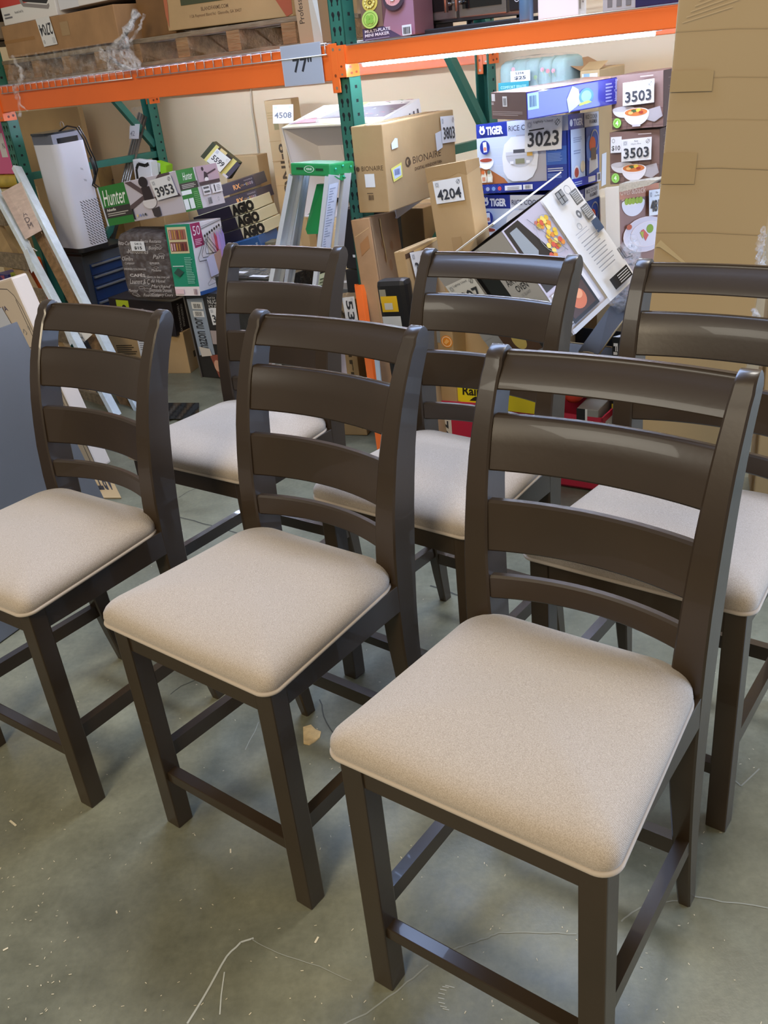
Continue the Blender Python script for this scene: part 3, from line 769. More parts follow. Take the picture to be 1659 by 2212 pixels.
# window fan carton
c = Carton((0.181, -.150, .958, 9, -.3, -.3, .138, .62, .318), CARD)
c.F.t('BIONAIRE', .22, .49, .92, .545, mat('box_ink', '#57422c', .7)).e_(.1, .515, .06, .028, MATS['box_ink'], n=10).r(.3, .30, .62, .455, LABEL).bars(.36, .15, .54, .21, MATS['box_ink'], 8).lines(.33, .225, .6, .245, 1, MATS['box_ink'])
c.R.t('BIONAIRE', .36, .47, .77, .555, MATS['box_ink']).ring(.29, .51, .035, .06, .45, MATS['box_ink']).e_(.31, .50, .02, .035, MATS['box_ink'], n=10).t('DIGITAL WINDOW FAN', .375, .385, .77, .425, MATS['box_ink'], bold=.01)
c.R.poly([(.06, .49), (.2, .53), (.2, .36), (.08, .33)], M('#ded66a')).poly([(.08, .47), (.185, .50), (.185, .385), (.095, .36)], M('#c3cfe6')).bars(.10, .40, .17, .47, M('#4a5a8a'), 8)
c.R.poly([(.09, .77), (.14, .82), (.17, .81), (.17, .71), (.09, .70)], M('#d8e0ee')).poly([(.69, .76), (.79, .78), (.79, .57), (.70, .54)], M('#dcdfe4'))
o = c.done('window_fan_carton', 'brown window fan carton with a 3803 sticker beside the green post', 'carton')
lot_sticker(c.R, o, (.775, .62), (.985, .60), (.765, .95), '3803', None)
# stained tall carton
c = Carton((0.282, -.25, 0, 24, -6, -5, .078, .42, .946), CARD_D)
ST = mat('grease_stain', '#9a6a3c', .7)
for a, b, r_ in ((.35, .82, .05), (.50, .78, .06), (.62, .86, .05), (.30, .88, .04), (.72, .80, .045), (.45, .68, .035)): c.R.e_(a, b, r_, r_*.42, ST, n=14)
c.R.poly([(.30, .985), (.34, .985), (.33, .93), (.36, .84), (.345, .78), (.33, .84), (.30, .93)], mat('glue_drip', '#c79a58', .35)).strip([(.02, .97), (.04, .6), (.06, .2)], .01, mat('tape_edge', '#c9a878', .3))
c.F.strip([(.1, .93), (.9, .96)], .03, MATS['tape_edge']).poly([(.3, .85), (.8, .88), (.8, .93), (.3, .9)], ST)
c.done('stained_carton', 'tall grease-stained brown carton leaning left below the window fan carton', 'carton')
# 4204 carton
c = Carton((0.710, -.22, 0, -2.1, -.3, -7.4, .181, .084, 1.139), CARD)
c.F.poly([(0, 1), (0, .955), (.2, .965), (.5, .958), (.8, .97), (1, .96), (1, 1)], TAPE).r(.39, .71, .64, .78, TAPE)
c.R.poly([(0, 1), (0, .96), (1, .975), (1, 1)], TAPE)
o = c.done('tall_carton', 'tall narrow brown carton with a 4204 sticker leaning left of the rice cooker boxes', 'carton')
lot_sticker(c.F, o, (.18, .888), (.89, .888), (.17, .957), '4204', None)
# 38.. carton
c = Carton((0.649, -.40, 0, 12, -2, -7.3, .044, .30, .877), CARD)
c.R.r(0, .965, .25, .985, M('#4a3320')).poly([(.24, .97), (.98, .99), (.98, 1.0), (.24, .985)], mat('card_lip', '#c7a468', .8))
c.F.strip([(.0, .88), (1, .89)], .03, M('#94713f'))
o = c.done('open_carton', 'worn brown carton with a 38 sticker leaning against the stained carton', 'carton')
lot_sticker(c.R, o, (.13, .875), (.68, .858), (.09, .985), '3821', None)

# rice cooker boxes
def cooker_box(z, label):
    c = Carton((0.577, .12, z, 3.8, -2.7 if z > .9 else 0, -2.2 if z > .9 else 0, .378, .268, .248), NAVY, tape=False)
    f = c.F; wl = M('#c9cfdd'); tile = M('#bcc8dc')
    f.r(0, .8, .35, 1, NAVY).r(.35, .8, 1, 1, wl).r(.0, .13, .78, .8, tile)
    for i in range(1, 5): f.r(0, .13+.13*i, .78, .133+.13*i, M('#cfd8e6'))
    f.r(.45, .13, .78, .8, M('#b3b3c0')).poly([(0, .13), (0, .38), (.12, .36), (.30, .2), (.34, .13)], M('#a8673c'))
    f.t('TIGER', .12, .835, .31, .955, M('#dfe3ee'), bold=.05)
    f.e_(.075, .9, .035, .055, M('#dfe3ee'), n=8).e_(.06, .955, .012, .02, M('#dfe3ee'), n=6).e_(.09, .955, .012, .02, M('#dfe3ee'), n=6).e_(.075, .89, .014, .022, NAVY, n=6)
    f.t('RICE COOKER', .375, .86, .76, .935, M('#3c3f55'), bold=.01)
    # cooker
    f.poly([(.30, .30), (.34, .20), (.40, .15), (.55, .15), (.62, .2), (.67, .32), (.69, .5), (.67, .66), (.6, .78), (.4, .78), (.32, .68), (.29, .5)], M('#dfe2ea'))
    f.e_(.49, .52, .155, .17, M('#b9bcc6'), 180, 360).r(.335, .52, .645, .57, M('#c3c6cf')).r(.42, .55, .55, .60, M('#4c4e57')).r(.44, .40, .54, .47, M('#83866f')).r(.57, .50, .63, .55, M('#d8a94f')).r(.38, .40, .42, .44, M('#e4e5ea')).r(.56, .40, .6, .44, M('#e4e5ea'))
    f.e_(.105, .665, .055, .10, NAVY).poly([(.085, .74), (.125, .745), (.13, .6), (.09, .595)], M('#dfe3ee')).e_(.108, .645, .018, .03, M('#c9836a'), n=8)
    f.e_(.115, .47, .085, .12, M('#eceef2'), 180, 360).e_(.115, .48, .085, .038, M('#d9dce4')).e_(.115, .483, .07, .028, M('#9a4232'))
    for x in (.08, .15): f.poly([(x-.03, .16), (x+.03, .16), (x+.035, .24), (x+.015, .33), (x-.015, .33), (x-.03, .25)], M('#d8d2c0')).r(x-.018, .18, x+.018, .24, M('#c98a6a' if x < .1 else '#dfe2d6')).e_(x-.005, .31, .02, .03, M('#cf6a34' if x < .1 else '#6b7a68'), n=8)
    f.r(.785, .0, 1, .8, M('#2a3f96')).r(.785, .35, 1, .6, M('#3a63b8')).t('10 Settings', .8, .54, .9, .57, wl).lines(.8, .40, .97, .52, 6, M('#7f9bd6')).lines(.8, .26, .98, .32, 2, wl).lines(.8, .17, .95, .24, 3, M('#7f9bd6'))
    f.r(0, 0, 1, .13, NAVY)
    for i, cc in enumerate(('#3a3a40', '#aeb6cc', '#7fa3d8', '#cf4f55')): x = .03+i*.07; f.ring(x+.03, .065, .042, .07, .06, M('#5f74c4'), 4).e_(x+.03, .065, .022, .032, M(cc), n=12)
    f.r(.33, .03, .52, .10, M('#dfe3ee')).r(.535, .03, .64, .10, M('#dfe3ee')).bars(.56, .04, .62, .09, K, 9).lines(.36, .045, .5, .09, 2, GREY)
    s = c.R
    s.r(0, .8, .5, 1, NAVY).t('TIGER', .15, .84, .46, .94, M('#dfe3ee'), bold=.05).e_(.08, .89, .05, .05, M('#dfe3ee'), n=8).r(.5, .8, 1, 1, wl).t('RICE COOKER', .55, .91, .95, .97, M('#3c3f55'), bold=.01).t('WARMER', .66, .84, .94, .90, M('#3c3f55'), bold=.01)
    s.r(.04, .12, .5, .8, M('#c8daf6')).lines(.12, .62, .42, .7, 3, M('#8fa3cc')).lines(.12, .46, .42, .53, 2, M('#8fa3cc')).e_(.2, .2, .1, .1, M('#e8e8ee')).e_(.2, .2, .07, .07, M('#b04a3c')).e_(.4, .27, .08, .08, M('#e8ddc0'))
    s.r(.52, .12, .97, .8, M('#3556b0')).e_(.62, .5, .1, .18, M('#5f86dd')).poly([(.6, .14), (.92, .2), (.9, .4), (.62, .36)], M('#d6d9e2')).ring(.8, .6, .14, .16, .16, M('#9fa3ad')).e_(.72, .55, .11, .11, M('#d8663f')).r(.66, .33, .84, .5, M('#6d5f58'))
    s.r(0, 0, 1, .12, M('#2437b4')).r(.55, .02, .8, .10, M('#e2e4ec')).lines(.08, .03, .42, .09, 2, M('#bcd0f4')).r(.84, .0, .98, .13, M('#dfe3ee')).bars(.87, .02, .96, .11, K, 7)
    return c, c.done('rice_cooker_box', label, 'box', 'blue rice cooker boxes stacked in the right bay')
c, o = cooker_box(.990, 'blue rice cooker box with a 3023 sticker, topmost of its stack')
st = lot_sticker(c.F, o, (.575, .56), (.965, .56), (.59, 1.0), '3023', ('Lightly Used',))
mb = MB(); f = c.F.sub(mb, .63, .835, .79, .85, .63, .87, lift=.0048); f.r(0, 0, 1, .5, BLK); mb.build('marker_stroke', st, fixn=False)
cooker_box(.735, 'blue rice cooker box, second from the top of its stack')
cooker_box(.485, 'blue rice cooker box mostly hidden low behind the tilted air fryer box')
c = Carton((.577, .12, 0, 3.8, 0, 0, .378, .268, .484), CARD); c.done('base_carton', 'brown carton at the bottom under the rice cooker boxes', 'carton')
# long blue and brown box on top
c = Carton((0.725, .0, 1.265, -25.4, 1.5, .7, .220, .408, .086), mat('indigo_gloss', '#3a3a9a', .12, coat=.6), tape=False)
BRN = mat('brown_print', '#5f4a45', .4)
c.F.r(0, 0, 1, 1, BRN).r(.02, .68, .12, .95, M('#cfc9c6')).r(.34, .48, .47, .86, M('#d8d4d0')).bars(.36, .52, .45, .8, K, 8).lines(.04, .16, .96, .34, 3, M('#b7a9a2'), .25).lines(.02, .55, .1, .65, 2, M('#cfc9c6'))
c.T.r(0, 0, 1, 1, mat('pale_brown_gloss', '#a68f86', .2))
c.R.r(0.01, .35, .12, .95, M('#a9d3ea')).bars(.03, .45, .10, .85, M('#4b6a9a'), 6).poly([(.42, .0), (.55, .3), (.52, .8), (.46, .95), (.40, .5)], M('#b9c8f0')).e_(.6, .5, .07, .28, M('#8fd0e6')).ring(.6, .5, .075, .3, .3, M('#5a8fd0')).poly([(.52, .18), (.66, .25), (.62, .34), (.53, .28)], M('#b8dc5a'))
c.R.t('Advanced Technology', .895, .12, .93, .95, M('#c9c9e6'), rot=90).lines(.80, .15, .88, .9, 6, M('#8f8fd0'))
c.done('long_box', 'long brown and glossy blue box lying across the rice cooker stack', 'box')

# quilt set in a clear bag
P = (.476, .42, 1.245, 0, 0, 0, .31, .2, .20)
root = empty('quilt_bag', (0, 0, 0)); root.matrix_world = frame(P); tag(root, 'pale blue floral quilt set in a clear zipped bag behind the long blue box', 'bedding')
QB = mat('quilt_aqua', '#93a8a0', .9)
def pillowform(mb, w, d, h, mt, x0=0, y0=0, z0=0, n=20, e=4, wob=.0, seed=0, X=None):
    rnd = random.Random(seed); vs = []; m_ = n//2
    for j in range(m_+1):
        ph = -PI/2+PI*j/m_
        for i in range(n):
            th = 2*PI*i/n
            def sp(v, q): return math.copysign(abs(v)**q, v)
            x = sp(math.cos(th), 2/e)*sp(math.cos(ph), 2/e); y = sp(math.sin(th), 2/e)*sp(math.cos(ph), 2/e); z = sp(math.sin(ph), 2/e)
            q = Vector((x0+w/2*(1+x*(1+rnd.uniform(-wob, wob))), y0+d/2*(1+y*(1+rnd.uniform(-wob, wob))), z0+h/2*(1+z*(1+rnd.uniform(-wob, wob)))))
            vs.append(X @ q if X else q)
    mb.add(vs, [(j*n+i, j*n+(i+1) % n, (j+1)*n+(i+1) % n, (j+1)*n+i) for j in range(m_) for i in range(n)], mt, True)
mb = MB()
for k in range(5): pillowform(mb, .07, .17, .19, QB, .002+k*.058, .018, .004, 16, 5, .03, k)
mb.build('quilt', root, fixn=False)
mb = MB(); f = Face(mb, (.01, .015, .01), (.28, 0, 0), (0, 0, .18), (0, -1, 0), .001); rnd = random.Random(4)
for i in range(16):
    x, y = rnd.uniform(.05, .95), rnd.uniform(.15, .9); f.k = 1+i % 3
    f.e_(x, y, .03, .045, M(('#c9737b', '#8fae6f', '#d9c46a', '#d9929a')[i % 4]), n=9); f.strip([(x, y), (x+.04, y-.12)], .008, M('#8fa070'))
mb.build('floral_print', root, fixn=False)
mb = MB(); pillowform(mb, .31, .2, .205, CLEARBAG, 0, 0, 0, 24, 5, .02, 9); mb.build('clear_bag', root, fixn=False)
mb = MB(); f = Face(mb, (.02, -.008, .085), (.14, 0, 0), (0, 0, .042), (0, -1, 0)); f.r(0, 0, 1, .8, M('#1f8a94')).t('COMFORT SPACES', .08, .25, .92, .5, M('#bfe6e6')); f.r(.42, .8, 1.05, 1.7, LABEL).t('5394', .58, 1.38, .85, 1.6, K, bold=.02).t('$25', .55, .92, .92, 1.25, K, bold=.03); mb.build('header_card', root, fixn=False)
c = Carton((.50, .46, 0, 0, 0, 0, .27, .2, 1.24), CARD); c.done('upright_carton', 'tall brown carton hidden behind the rice cooker boxes under the quilt bag', 'carton')
# bowl set boxes
def bowl_box(P, label, ten=False):
    c = Carton(P, mat('mauve_print', '#6f5450', .4), tape=False); f = c.F
    f.r(0, 0, 1, 1, M('#7b625c'))
    for i in range(4): f.r(.0, .04+.1*i, 1, .05+.1*i, M('#5f4843'))
    for i in range(3): f.strip([(.3+.25*i, 0), (.34+.25*i, .45)], .008, M('#5a433e'))
    f.poly([(.7, .33), (.95, .38), (1, .2), (.85, .1), (.7, .15)], M('#a8a3a8')).e_(.25, .38, .22, .16, M('#d5d3d8'), 180, 360).e_(.25, .38, .22, .05, M('#bdb9bd'))
    f.e_(.5, .30, .25, .24, M('#dedce2'), 180, 360).r(.42, .04, .58, .08, M('#c8c5cc')).e_(.5, .30, .25, .085, M('#e6e3e6')).e_(.5, .305, .22, .07, M('#c9763f')).e_(.46, .33, .06, .03, M('#4a5a34'), n=8).e_(.55, .34, .05, .035, M('#e0c04a'), n=8).e_(.6, .3, .05, .03, M('#a03c2a'), n=8).e_(.4, .3, .05, .03, M('#e3b16b'), n=8)
    f.e_(.13, .13, .085, .095, M('#86c94c')).ring(.13, .13, .07, .08, .08, M('#c9ecaa')).t('4', .10, .085, .16, .18, M('#e8f8dc'), bold=.03).lines(.6, .93, .9, .97, 1, M('#b3a29d'))
    c.R.r(0, 0, 1, 1, M('#54423f')).t('over and back', .2, .3, .5, .9, M('#85706b'), rot=90).e_(.8, .3, .2, .2, M('#8f8a90'))
    o = c.done('bowl_set_box', label, 'box', 'four-bowl set boxes at the right')
    lot_sticker(f, o, (.27, .44), (.87, .46), (.28, .86), '3503')
    if ten:
        mb = MB(); g = f.sub(mb, .05, .62, .27, .62, .06, .92, lift=.0032); g.r(0, 0, 1, 1, LABEL).t('$10', .1, .1, .9, .45, K, bold=.02).ring(.25, .75, .14, .14, .3, GREY); mb.build('price_tag', o, fixn=False)
bowl_box((1.069, .25, 1.187, -6, 1.0, -2.0, .20, .16, .175), 'mauve four-bowl set box with a 3503 sticker, topmost at the right')
bowl_box((1.065, .25, 1.002, 1.9, 1.0, -1.4, .185, .16, .178), 'mauve four-bowl set box with 3503 and ten dollar stickers, under its twin', True)
c = Carton((1.093, .18, .60, -8, -5, -6, .062, .26, .40), M('#d9d3c8'), tape=False)
f = c.R
f.r(0, 0, 1, 1, M('#8f6f68')).r(0, .88, 1, 1, M('#c08368')).t('over&back', .02, .915, .66, .975, M('#eecdb4')).lines(.04, .87, .6, .885, 1, M('#e0b49c'))
f.e_(.33, .84, .29, .12, M('#dedbe2'), 180, 360).e_(.33, .845, .29, .03, M('#e6e2dc'))
for x in (.16, .24, .32, .42, .50): f.e_(x, .855, .055, .03, M('#9ab23c'), n=10)
f.e_(.62, .54, .58, .16, M('#cfc8d2')).ring(.62, .54, .58, .16, .03, M('#ecd9d8')).e_(.66, .54, .44, .115, M('#d8d2da')).ring(.66, .54, .44, .115, .04, M('#ecdcdc')).e_(.72, .585, .09, .04, M('#7fa03c')).poly([(.48, .58), (.60, .48), (.68, .53), (.55, .59)], M('#c9605a')).poly([(.45, .57), (.53, .50), (.55, .57)], M('#a9b04c')).e_(.18, .63, .07, .025, M('#b5583c'), n=9)
o = c.done('plate_set_box', 'tall plate set box printed with green figs on white plates', 'box')
lot_sticker(f, o, (.66, .70), (1.06, .70), (.66, .93), '4817')
mb = MB(); mb.prism([(0, 0), (.2, .03), (.26, .06), (.2, .065), (0, .05)], 'y', 0, .16, mat('newsprint', '#b9b2a2', .9, noise=.2, nscale=60)); o = mb.build('folded_newspaper'); o.matrix_world = RM @ Matrix.Translation((1.13, .19, .985)) @ Matrix.Scale(.55, 4) @ Matrix.Rotation(R(-3), 4, 'Y'); tag(o, 'folded newspaper wedged between the bowl boxes and the plate box', 'paper')
c = Carton((1.03, .22, 0, 0, 0, 0, .25, .3, .595), CARD_L); c.done('low_carton', 'pale brown carton under the tall plate set box', 'carton')
c = Carton((0.98, .36, .66, 30, 0, -2, .05, .22, .28), M('#e4ded2'), tape=False)
c.R.r(.1, .1, .9, .9, CARD_L); c.done('white_sided_carton', 'narrow carton with a ragged white side left of the plate set box', 'carton')
c = Carton((.80, .62, .60, 7, 0, 0, .12, .3, .16), BLK, tape=False); c.R.r(.02, .35, .5, .95, M('#cfcdc6')).t('PRECUTS', .05, .7, .45, .85, K).t('Smart Care', .05, .45, .45, .6, K); c.done('kitchen_tool_box', 'black and white box with PRECUTS lettering deep behind the rice cooker boxes', 'box')
c = Carton((.80, .60, 0, 7, 0, 0, .14, .34, .595), CARD); c.done('rear_carton', 'brown carton at the back under the PRECUTS box', 'carton')
c = Carton((.808, .5, .765, 7.1, .3, .3, .078, .30, .615), CARD_L)
c.F.r(.1, .93, .9, .98, M('#dfe4ee')).r(.2, .93, .5, .98, M('#7f9fd0'))
c.R.r(.45, .84, 1, .93, M('#c6c2b8')).bars(.6, .85, .8, .9, K, 9).r(.12, .3, .3, .5, LABEL)
mb = c.mb; mb.add([(-.07, -.02, .655), (.0, .0, .615), (.0, .30, .615), (-.07, .28, .655)], [(0, 1, 2, 3)], CARD_D)
mb.add([(0, .0, .615), (.078, .0, .615), (.078, .1, .64), (0, .1, .64)], [(0, 1, 2, 3)], CARD)
c.T.r(.1, .3, .4, 1, TAPE)
c.done('flap_carton', 'open brown carton with a raised flap behind the long blue box', 'carton')

# tilted air fryer box
GRY = mat('silver_print', '#a9a9ad', .35)
P = (.988, -.4, .49, -17.9, 19.8, -27.9, .388, .347, .388)
c = Carton(P, mat('air_fryer_box_white', '#dcdad8', .4), tape=False, bev=.003)
f = c.F; f.r(0, 0, 1, 1, GRY)
f.poly([(.50, 1), (.50, .35), (.72, .35), (.72, 1)], GRY).r(.0, .3, .16, .35, GRY)
f.r(.42, .30, .66, .95, mat('black_gloss_print', '#141416', .15)).r(.66, .30, 1, 1, M('#bdbdc1', .35)).t('MULTIFUNCTION', .70, .69, .95, .715, K).t('AIR FRYER', .70, .60, .95, .66, K, bold=.01).t('OVEN', .76, .52, .91, .58, K, bold=.01).t('12 QUART', .78, .47, .9, .50, GREY)
f.poly([(.22, .02), (.22, .3), (.62, .3), (.62, .02)], M('#5c3f2a')).e_(.42, .17, .08, .09, M('#d9bf6a')).r(.62, .02, 1, .28, BLK).t('9', .86, .17, .90, .24, LABEL).lines(.85, .06, .95, .14, 3, GREY).lines(.68, .06, .8, .12, 3, GREY).ring(.74, .19, .04, .04, .3, LABEL)
g = c.R
g.r(0, 0, .56, 1, M('#c7c2c6')).r(0, .36, .56, 1, M('#b7aeb8')).poly([(.02, .99), (.22, .99), (.36, .62), (.40, .40), (.02, .40)], mat('photo_black', '#37332f', .18)).poly([(.06, .95), (.16, .95), (.22, .70), (.14, .62), (.06, .70)], M('#8f9496', .2)).poly([(.12, .62), (.26, .62), (.26, .55), (.12, .50)], M('#a8906c'))
rnd = random.Random(2)
for k in range(34):
    x = .30+rnd.random()*.22; y = .58+rnd.random()*.30; g.k = 5+k % 5; g.e_(x, y, .026, .024, M(('#e0b83a', '#c9553c', '#d98a3a', '#ead06a')[k % 4]), n=7)
g.k = 12; g.strip([(.3, .95), (.5, .55)], .006, M('#6b6b6e')).ring(.44, .74, .15, .17, .03, M('#9a9a9c'))
g.poly([(.03, .08), (.5, .08), (.5, .36), (.03, .36)], M('#d7d2d2')).poly([(.07, .06), (.46, .06), (.46, .33), (.07, .33)], M('#2b2a2b')).poly([(.10, .09), (.43, .09), (.43, .30), (.10, .30)], M('#4c3730')).e_(.27, .2, .10, .085, M('#c96f4c')).e_(.3, .23, .05, .04, M('#e09a72')).poly([(.0, .0), (.56, .0), (.56, .04), (.0, .04)], M('#bdb9b8'))
g.r(.56, 0, 1, 1, MATS['air_fryer_box_white'])
for y in (.84, .69): g.r(.88, y-.06, .98, y+.06, M('#5d5e60')).r(.89, y-.052, .97, y+.052, M('#c9c9c8'));  [g.r(.89, y-.05+.016*i, .97, y-.044+.016*i, M('#6f7072')) for i in range(7)]
g.r(.88, .50, .98, .61, M('#40506a')).r(.70, .86, .80, .97, M('#4b4c4e'))
for i in range(2):
    for j in range(2): g.r(.705+.048*i, .865+.052*j, .745+.048*i, .91+.052*j, M('#8b8c8c'))
g.ring(.85, .93, .04, .04, .15, GREY).ring(.80, .72, .03, .035, .6, M('#6b6c6e')).ring(.86, .64, .03, .05, .08, M('#b5b5b5')).ring(.72, .64, .03, .03, .3, M('#a5a5a5'))
for y in (.60, .57): g.lines(.62, y, .8, y+.014, 1, M('#a5a5a8'), .4)
for i in range(9): g.r(.62+.0*i, .52-.035*i, .62+.26-.02*(i % 3), .528-.035*i, M('#8b8b8e'))
g.r(.64, .05, .92, .15, BLK)
for i in range(4): g.r(.74, .065+.02*i, .9, .072+.02*i, M('#c9c9c9'))
g.bars(.92, .2, .985, .30, K, 9)
# lifted flap along the top edge
mb = c.mb; w, d, h = P[6:9]
mb.add([(-.03, -.01, h+.035), (w, -.01, h+.035), (w*.98, d, h+.03), (-.03, d, h+.03), (-.03, -.01, h+.030), (w, -.01, h+.030), (w*.98, d, h+.025), (-.03, d, h+.025)], [(0, 1, 2, 3), (4, 7, 6, 5), (0, 4, 5, 1), (1, 5, 6, 2), (2, 6, 7, 3), (3, 7, 4, 0)], mat('flap_white', '#d9d4cc', .7))
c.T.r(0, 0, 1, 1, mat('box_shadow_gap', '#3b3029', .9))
o = c.done('air_fryer_box', 'white air fryer oven box tipped on its corner with a 3007 sticker', 'box')
lot_sticker(c.F, o, (.045, .64), (.43, .60), (.05, .90), '3007', ('Lightly Used',))
# black open carton below it, with filters
root = empty('black_open_carton', (0, 0, 0)); root.matrix_world = RM @ Matrix.Translation((.93, 0, 0)); tag(root, 'black open carton with torn flaps holding filters under the tilted box', 'carton')
BC = mat('black_carton', '#1d1a19', .45, noise=.2, nscale=10); EDG = mat('torn_board_edge', '#a08a64', .85)
mb = MB(); w, d, h, t = .42, .20, .47, .006
for b in ((0, 0, 0, w, t, h), (0, d-t, 0, w, d, h), (0, 0, 0, t, d, h), (w-t, 0, 0, w, d, h), (0, 0, 0, w, d, t)): mb.box(*b, BC)
mb.box(0, 0, h, w, t, h+.003, EDG); mb.box(w-t, 0, h, w, d, h+.003, EDG); mb.build('carton_body', root)
mb = MB(); mb.add([(.02, 0, h), (w-.12, 0, h), (w-.14, -.08, h-.05), (.05, -.08, h-.06)], [(0, 1, 2, 3)], BC); mb.build('front_flap', root, fixn=False)
PA, PB, PC, PD = [at(1319, 662, .06), at(1366, 666, .05), at(1293, 767, -.12), at(1250, 760, -.12)]
mb = MB(); nrm = (PB-PA).cross(PD-PA).normalized()*.004
mb.add([PA, PB, PC, PD, PA-nrm, PB-nrm, PC-nrm, PD-nrm], [(0, 1, 2, 3), (4, 7, 6, 5), (0, 4, 5, 1), (1, 5, 6, 2), (2, 6, 7, 3), (3, 7, 4, 0)], mat('black_flap', '#211c1b', .55))
for a, b in ((PD, PC), (PC, PB)): mb.tube([a, (a+b)/2+Vector((0, 0, .004)), b], .003, EDG, 5)
o = mb.build('flap_raw', None); inv = root.matrix_world.inverted(); o.data.transform(inv); o.parent = root; o.name = 'side_flap'
for i in range(3):
    mb = MB(); a = at(1322+14*i, 728, -.1); 
    c = Carton((0, 0, 0, 0, 0, 0, .030, .20, .30), mat('filter_box_black', '#17181a', .35), tape=False)
    c.F.t('Filtrete', .22, .28, .80, .93, M('#e2e2e2'), bold=.03, rot=-90); c.T.r(.1, .0, .9, .3, M('#b9bcc0')); c.T.r(.1, .4, .9, .8, M('#5f6468')); c.F.r(.1, .05, .3, .2, M('#b9a52c'))
    o = c.mb.build('filter_pack', fixn=False); o.matrix_world = Matrix.Translation(a) @ Matrix.Rotation(PSI+R(-6), 4, 'Z') @ Matrix.Rotation(R(-4), 4, 'Y') @ Matrix.Rotation(R(-6), 4, 'X') @ Matrix.Translation((0, 0, -.30))
    tag(o, ('slim black filter pack, leftmost of three standing by the black carton flap', 'slim black filter pack, middle of three standing by the black carton flap', 'slim black filter pack, rightmost of three, against the chair post')[i], 'filter', 'filter packs in the black carton')
# bubble wrap
mb = MB(); rnd = random.Random(5)
for k in range(13):
    q = at(1352+rnd.uniform(-16, 14)-.16*(k*11-50), 528+k*12, .06); r_ = rnd.uniform(.018, .035) if k < 4 else rnd.uniform(.03, .05)
    pillowform(mb, r_*2, r_*2, r_*2, WRAP, q.x-r_, q.y-r_, q.z-r_, 12, 2.2, .25, k)
tag(mb.build('bubble_wrap', fixn=False), 'crumpled clear bubble wrap stuffed between the air fryer box and the chair post', 'plastic wrap')
# black and yellow tool box carton, plain small carton, black tray
P = (.60, -.52, 0, 8, 0, -4, .12, .06, .80)
c = Carton(P, mat('tool_box_black', '#1c1b1c', .4), tape=False, bev=.02)
c.F.r(.1, .90, .32, .96, M('#8f8a7a')).r(.12, .86, .68, .93, M('#e3b61c')).r(.22, .87, .5, .90, M('#cfcabc')).r(.08, .78, .72, .84, M('#d3d3d0'))
c.F.strip([(.0, .75), (.005, .95)], .02, M('#b59668'))
c.done('tool_box_carton', 'black and yellow tool carton behind the left post of the rear middle chair', 'carton')
q0 = at(945, 712, -.33)
q1 = at(944, 732, -.30)-B0; q2 = at(978, 732, -.30)-B0
c = Carton((q1.dot(U), -.30, .012, 0, 0, 0, (q2-q1).dot(U), .1, q1.z+.03), CARD, tape=False)
c.F.r(0, .9, .22, 1, M('#8a8a86')).e_(.62, .915, .36, .042, M('#e08a2c')).ring(.62, .915, .30, .035, .12, M('#f3dcb4')).poly([(.45, .905), (.62, .935), (.80, .92), (.6, .895)], M('#f0b060'))
c.done('orange_logo_carton', 'brown carton with a round orange logo seen between two chair slats', 'carton')
c = Carton((q2.dot(U)-.03, -.19, .012, 0, 0, 0, .22, .10, q2.z+.03), BC, tape=False)
c.F.strip([(0, .985), (.36, .985), (.39, .96), (.39, .91)], .015, EDG).strip([(.42, .965), (1, .975), (1, .9)], .012, EDG).poly([(.02, .97), (.05, .97), (.12, .90), (.02, .90)], M('#c9c6c0'))
c.done('black_lidded_box', 'black box with torn tan edges standing in the crate beside the orange logo carton', 'box')
# crimson tray box with things in it
root = empty('crimson_crate', (0, 0, 0)); root.matrix_world = frame((.62, -.318, 0, 6.4, -1, -.6, .673, .4, .294)); tag(root, 'crimson cardboard produce crate on the floor behind the back chairs', 'crate')
CR = mat('crimson_card', '#b92540', .5); mb = MB(); w, d, h, t = .673, .25, .285, .006
mb.prism([(0, 0), (.1, 0), (.1, .012), (.33, .012), (.33, 0), (w, 0), (w, h), (.53, h+.004), (.50, h+.016), (.42, h+.016), (0, h)], 'y', 0, t, CR)
mb.box(w-t, 0, 0, w, d, h, CR); mb.box(0, 0, 0, t, d, h, CR); mb.box(0, d-t, 0, w, d, h, CR); mb.box(0, 0, 0, w, d, t, BLK); mb.build('crate_body', root)
mb = MB(); f = Face(mb, (0, 0, 0), (w, 0, 0), (0, 0, h), (0, -1, 0)); f.r(.0, .45, .09, .98, M('#d3cdc4')).t('4574', .02, .5, .07, .95, K, bold=.03, rot=-90)
f.strip([(.27, .70), (.33, .62), (.29, .75)], .006, K); f.strip([(.33, .62), (.36, .58)], .006, K)
g = Face(mb, (w, 0, 0), (0, d, 0), (0, 0, h), (1, 0, 0)); g.r(.12, .4, .4, .92, M('#cfcfcf')).t('4A', .2, .45, .33, .85, K, bold=.04).t('N', .55, .5, .7, .9, M('#d9808c')); mb.build('crate_label', root, fixn=False)
pts = [at(*p, -.29) for p in [(977, 827), (1060, 834), (1092, 842), (1176, 879), (1175, 897), (1092, 887), (978, 864)]]
mb = MB(); back = [p+V*.07 for p in pts]; n = len(pts); YEL = mat('yellow_card', '#e8d21c', .5)
mb.add(pts+back, [tuple(range(n)), tuple(range(2*n-1, n-1, -1))]+[(i, (i+1) % n, (i+1) % n+n, i+n) for i in range(n)], YEL)
ax = pts[1]-pts[0]; ay = pts[0]-pts[6]; f = Face(mb, pts[6], ax, ay, -V)
f.t('Rainier', .27, .36, 1.12, .88, mat('rainier_ink', '#2a2410', .5), bold=.03).poly([(.45, .06), (.78, .10), (.68, .26), (.62, .34), (.55, .26)], MATS['rainier_ink'])
o = mb.build('cherry_tray'); tag(o, 'bright yellow cherry tray with a slanted end lying in the crimson crate', 'box')
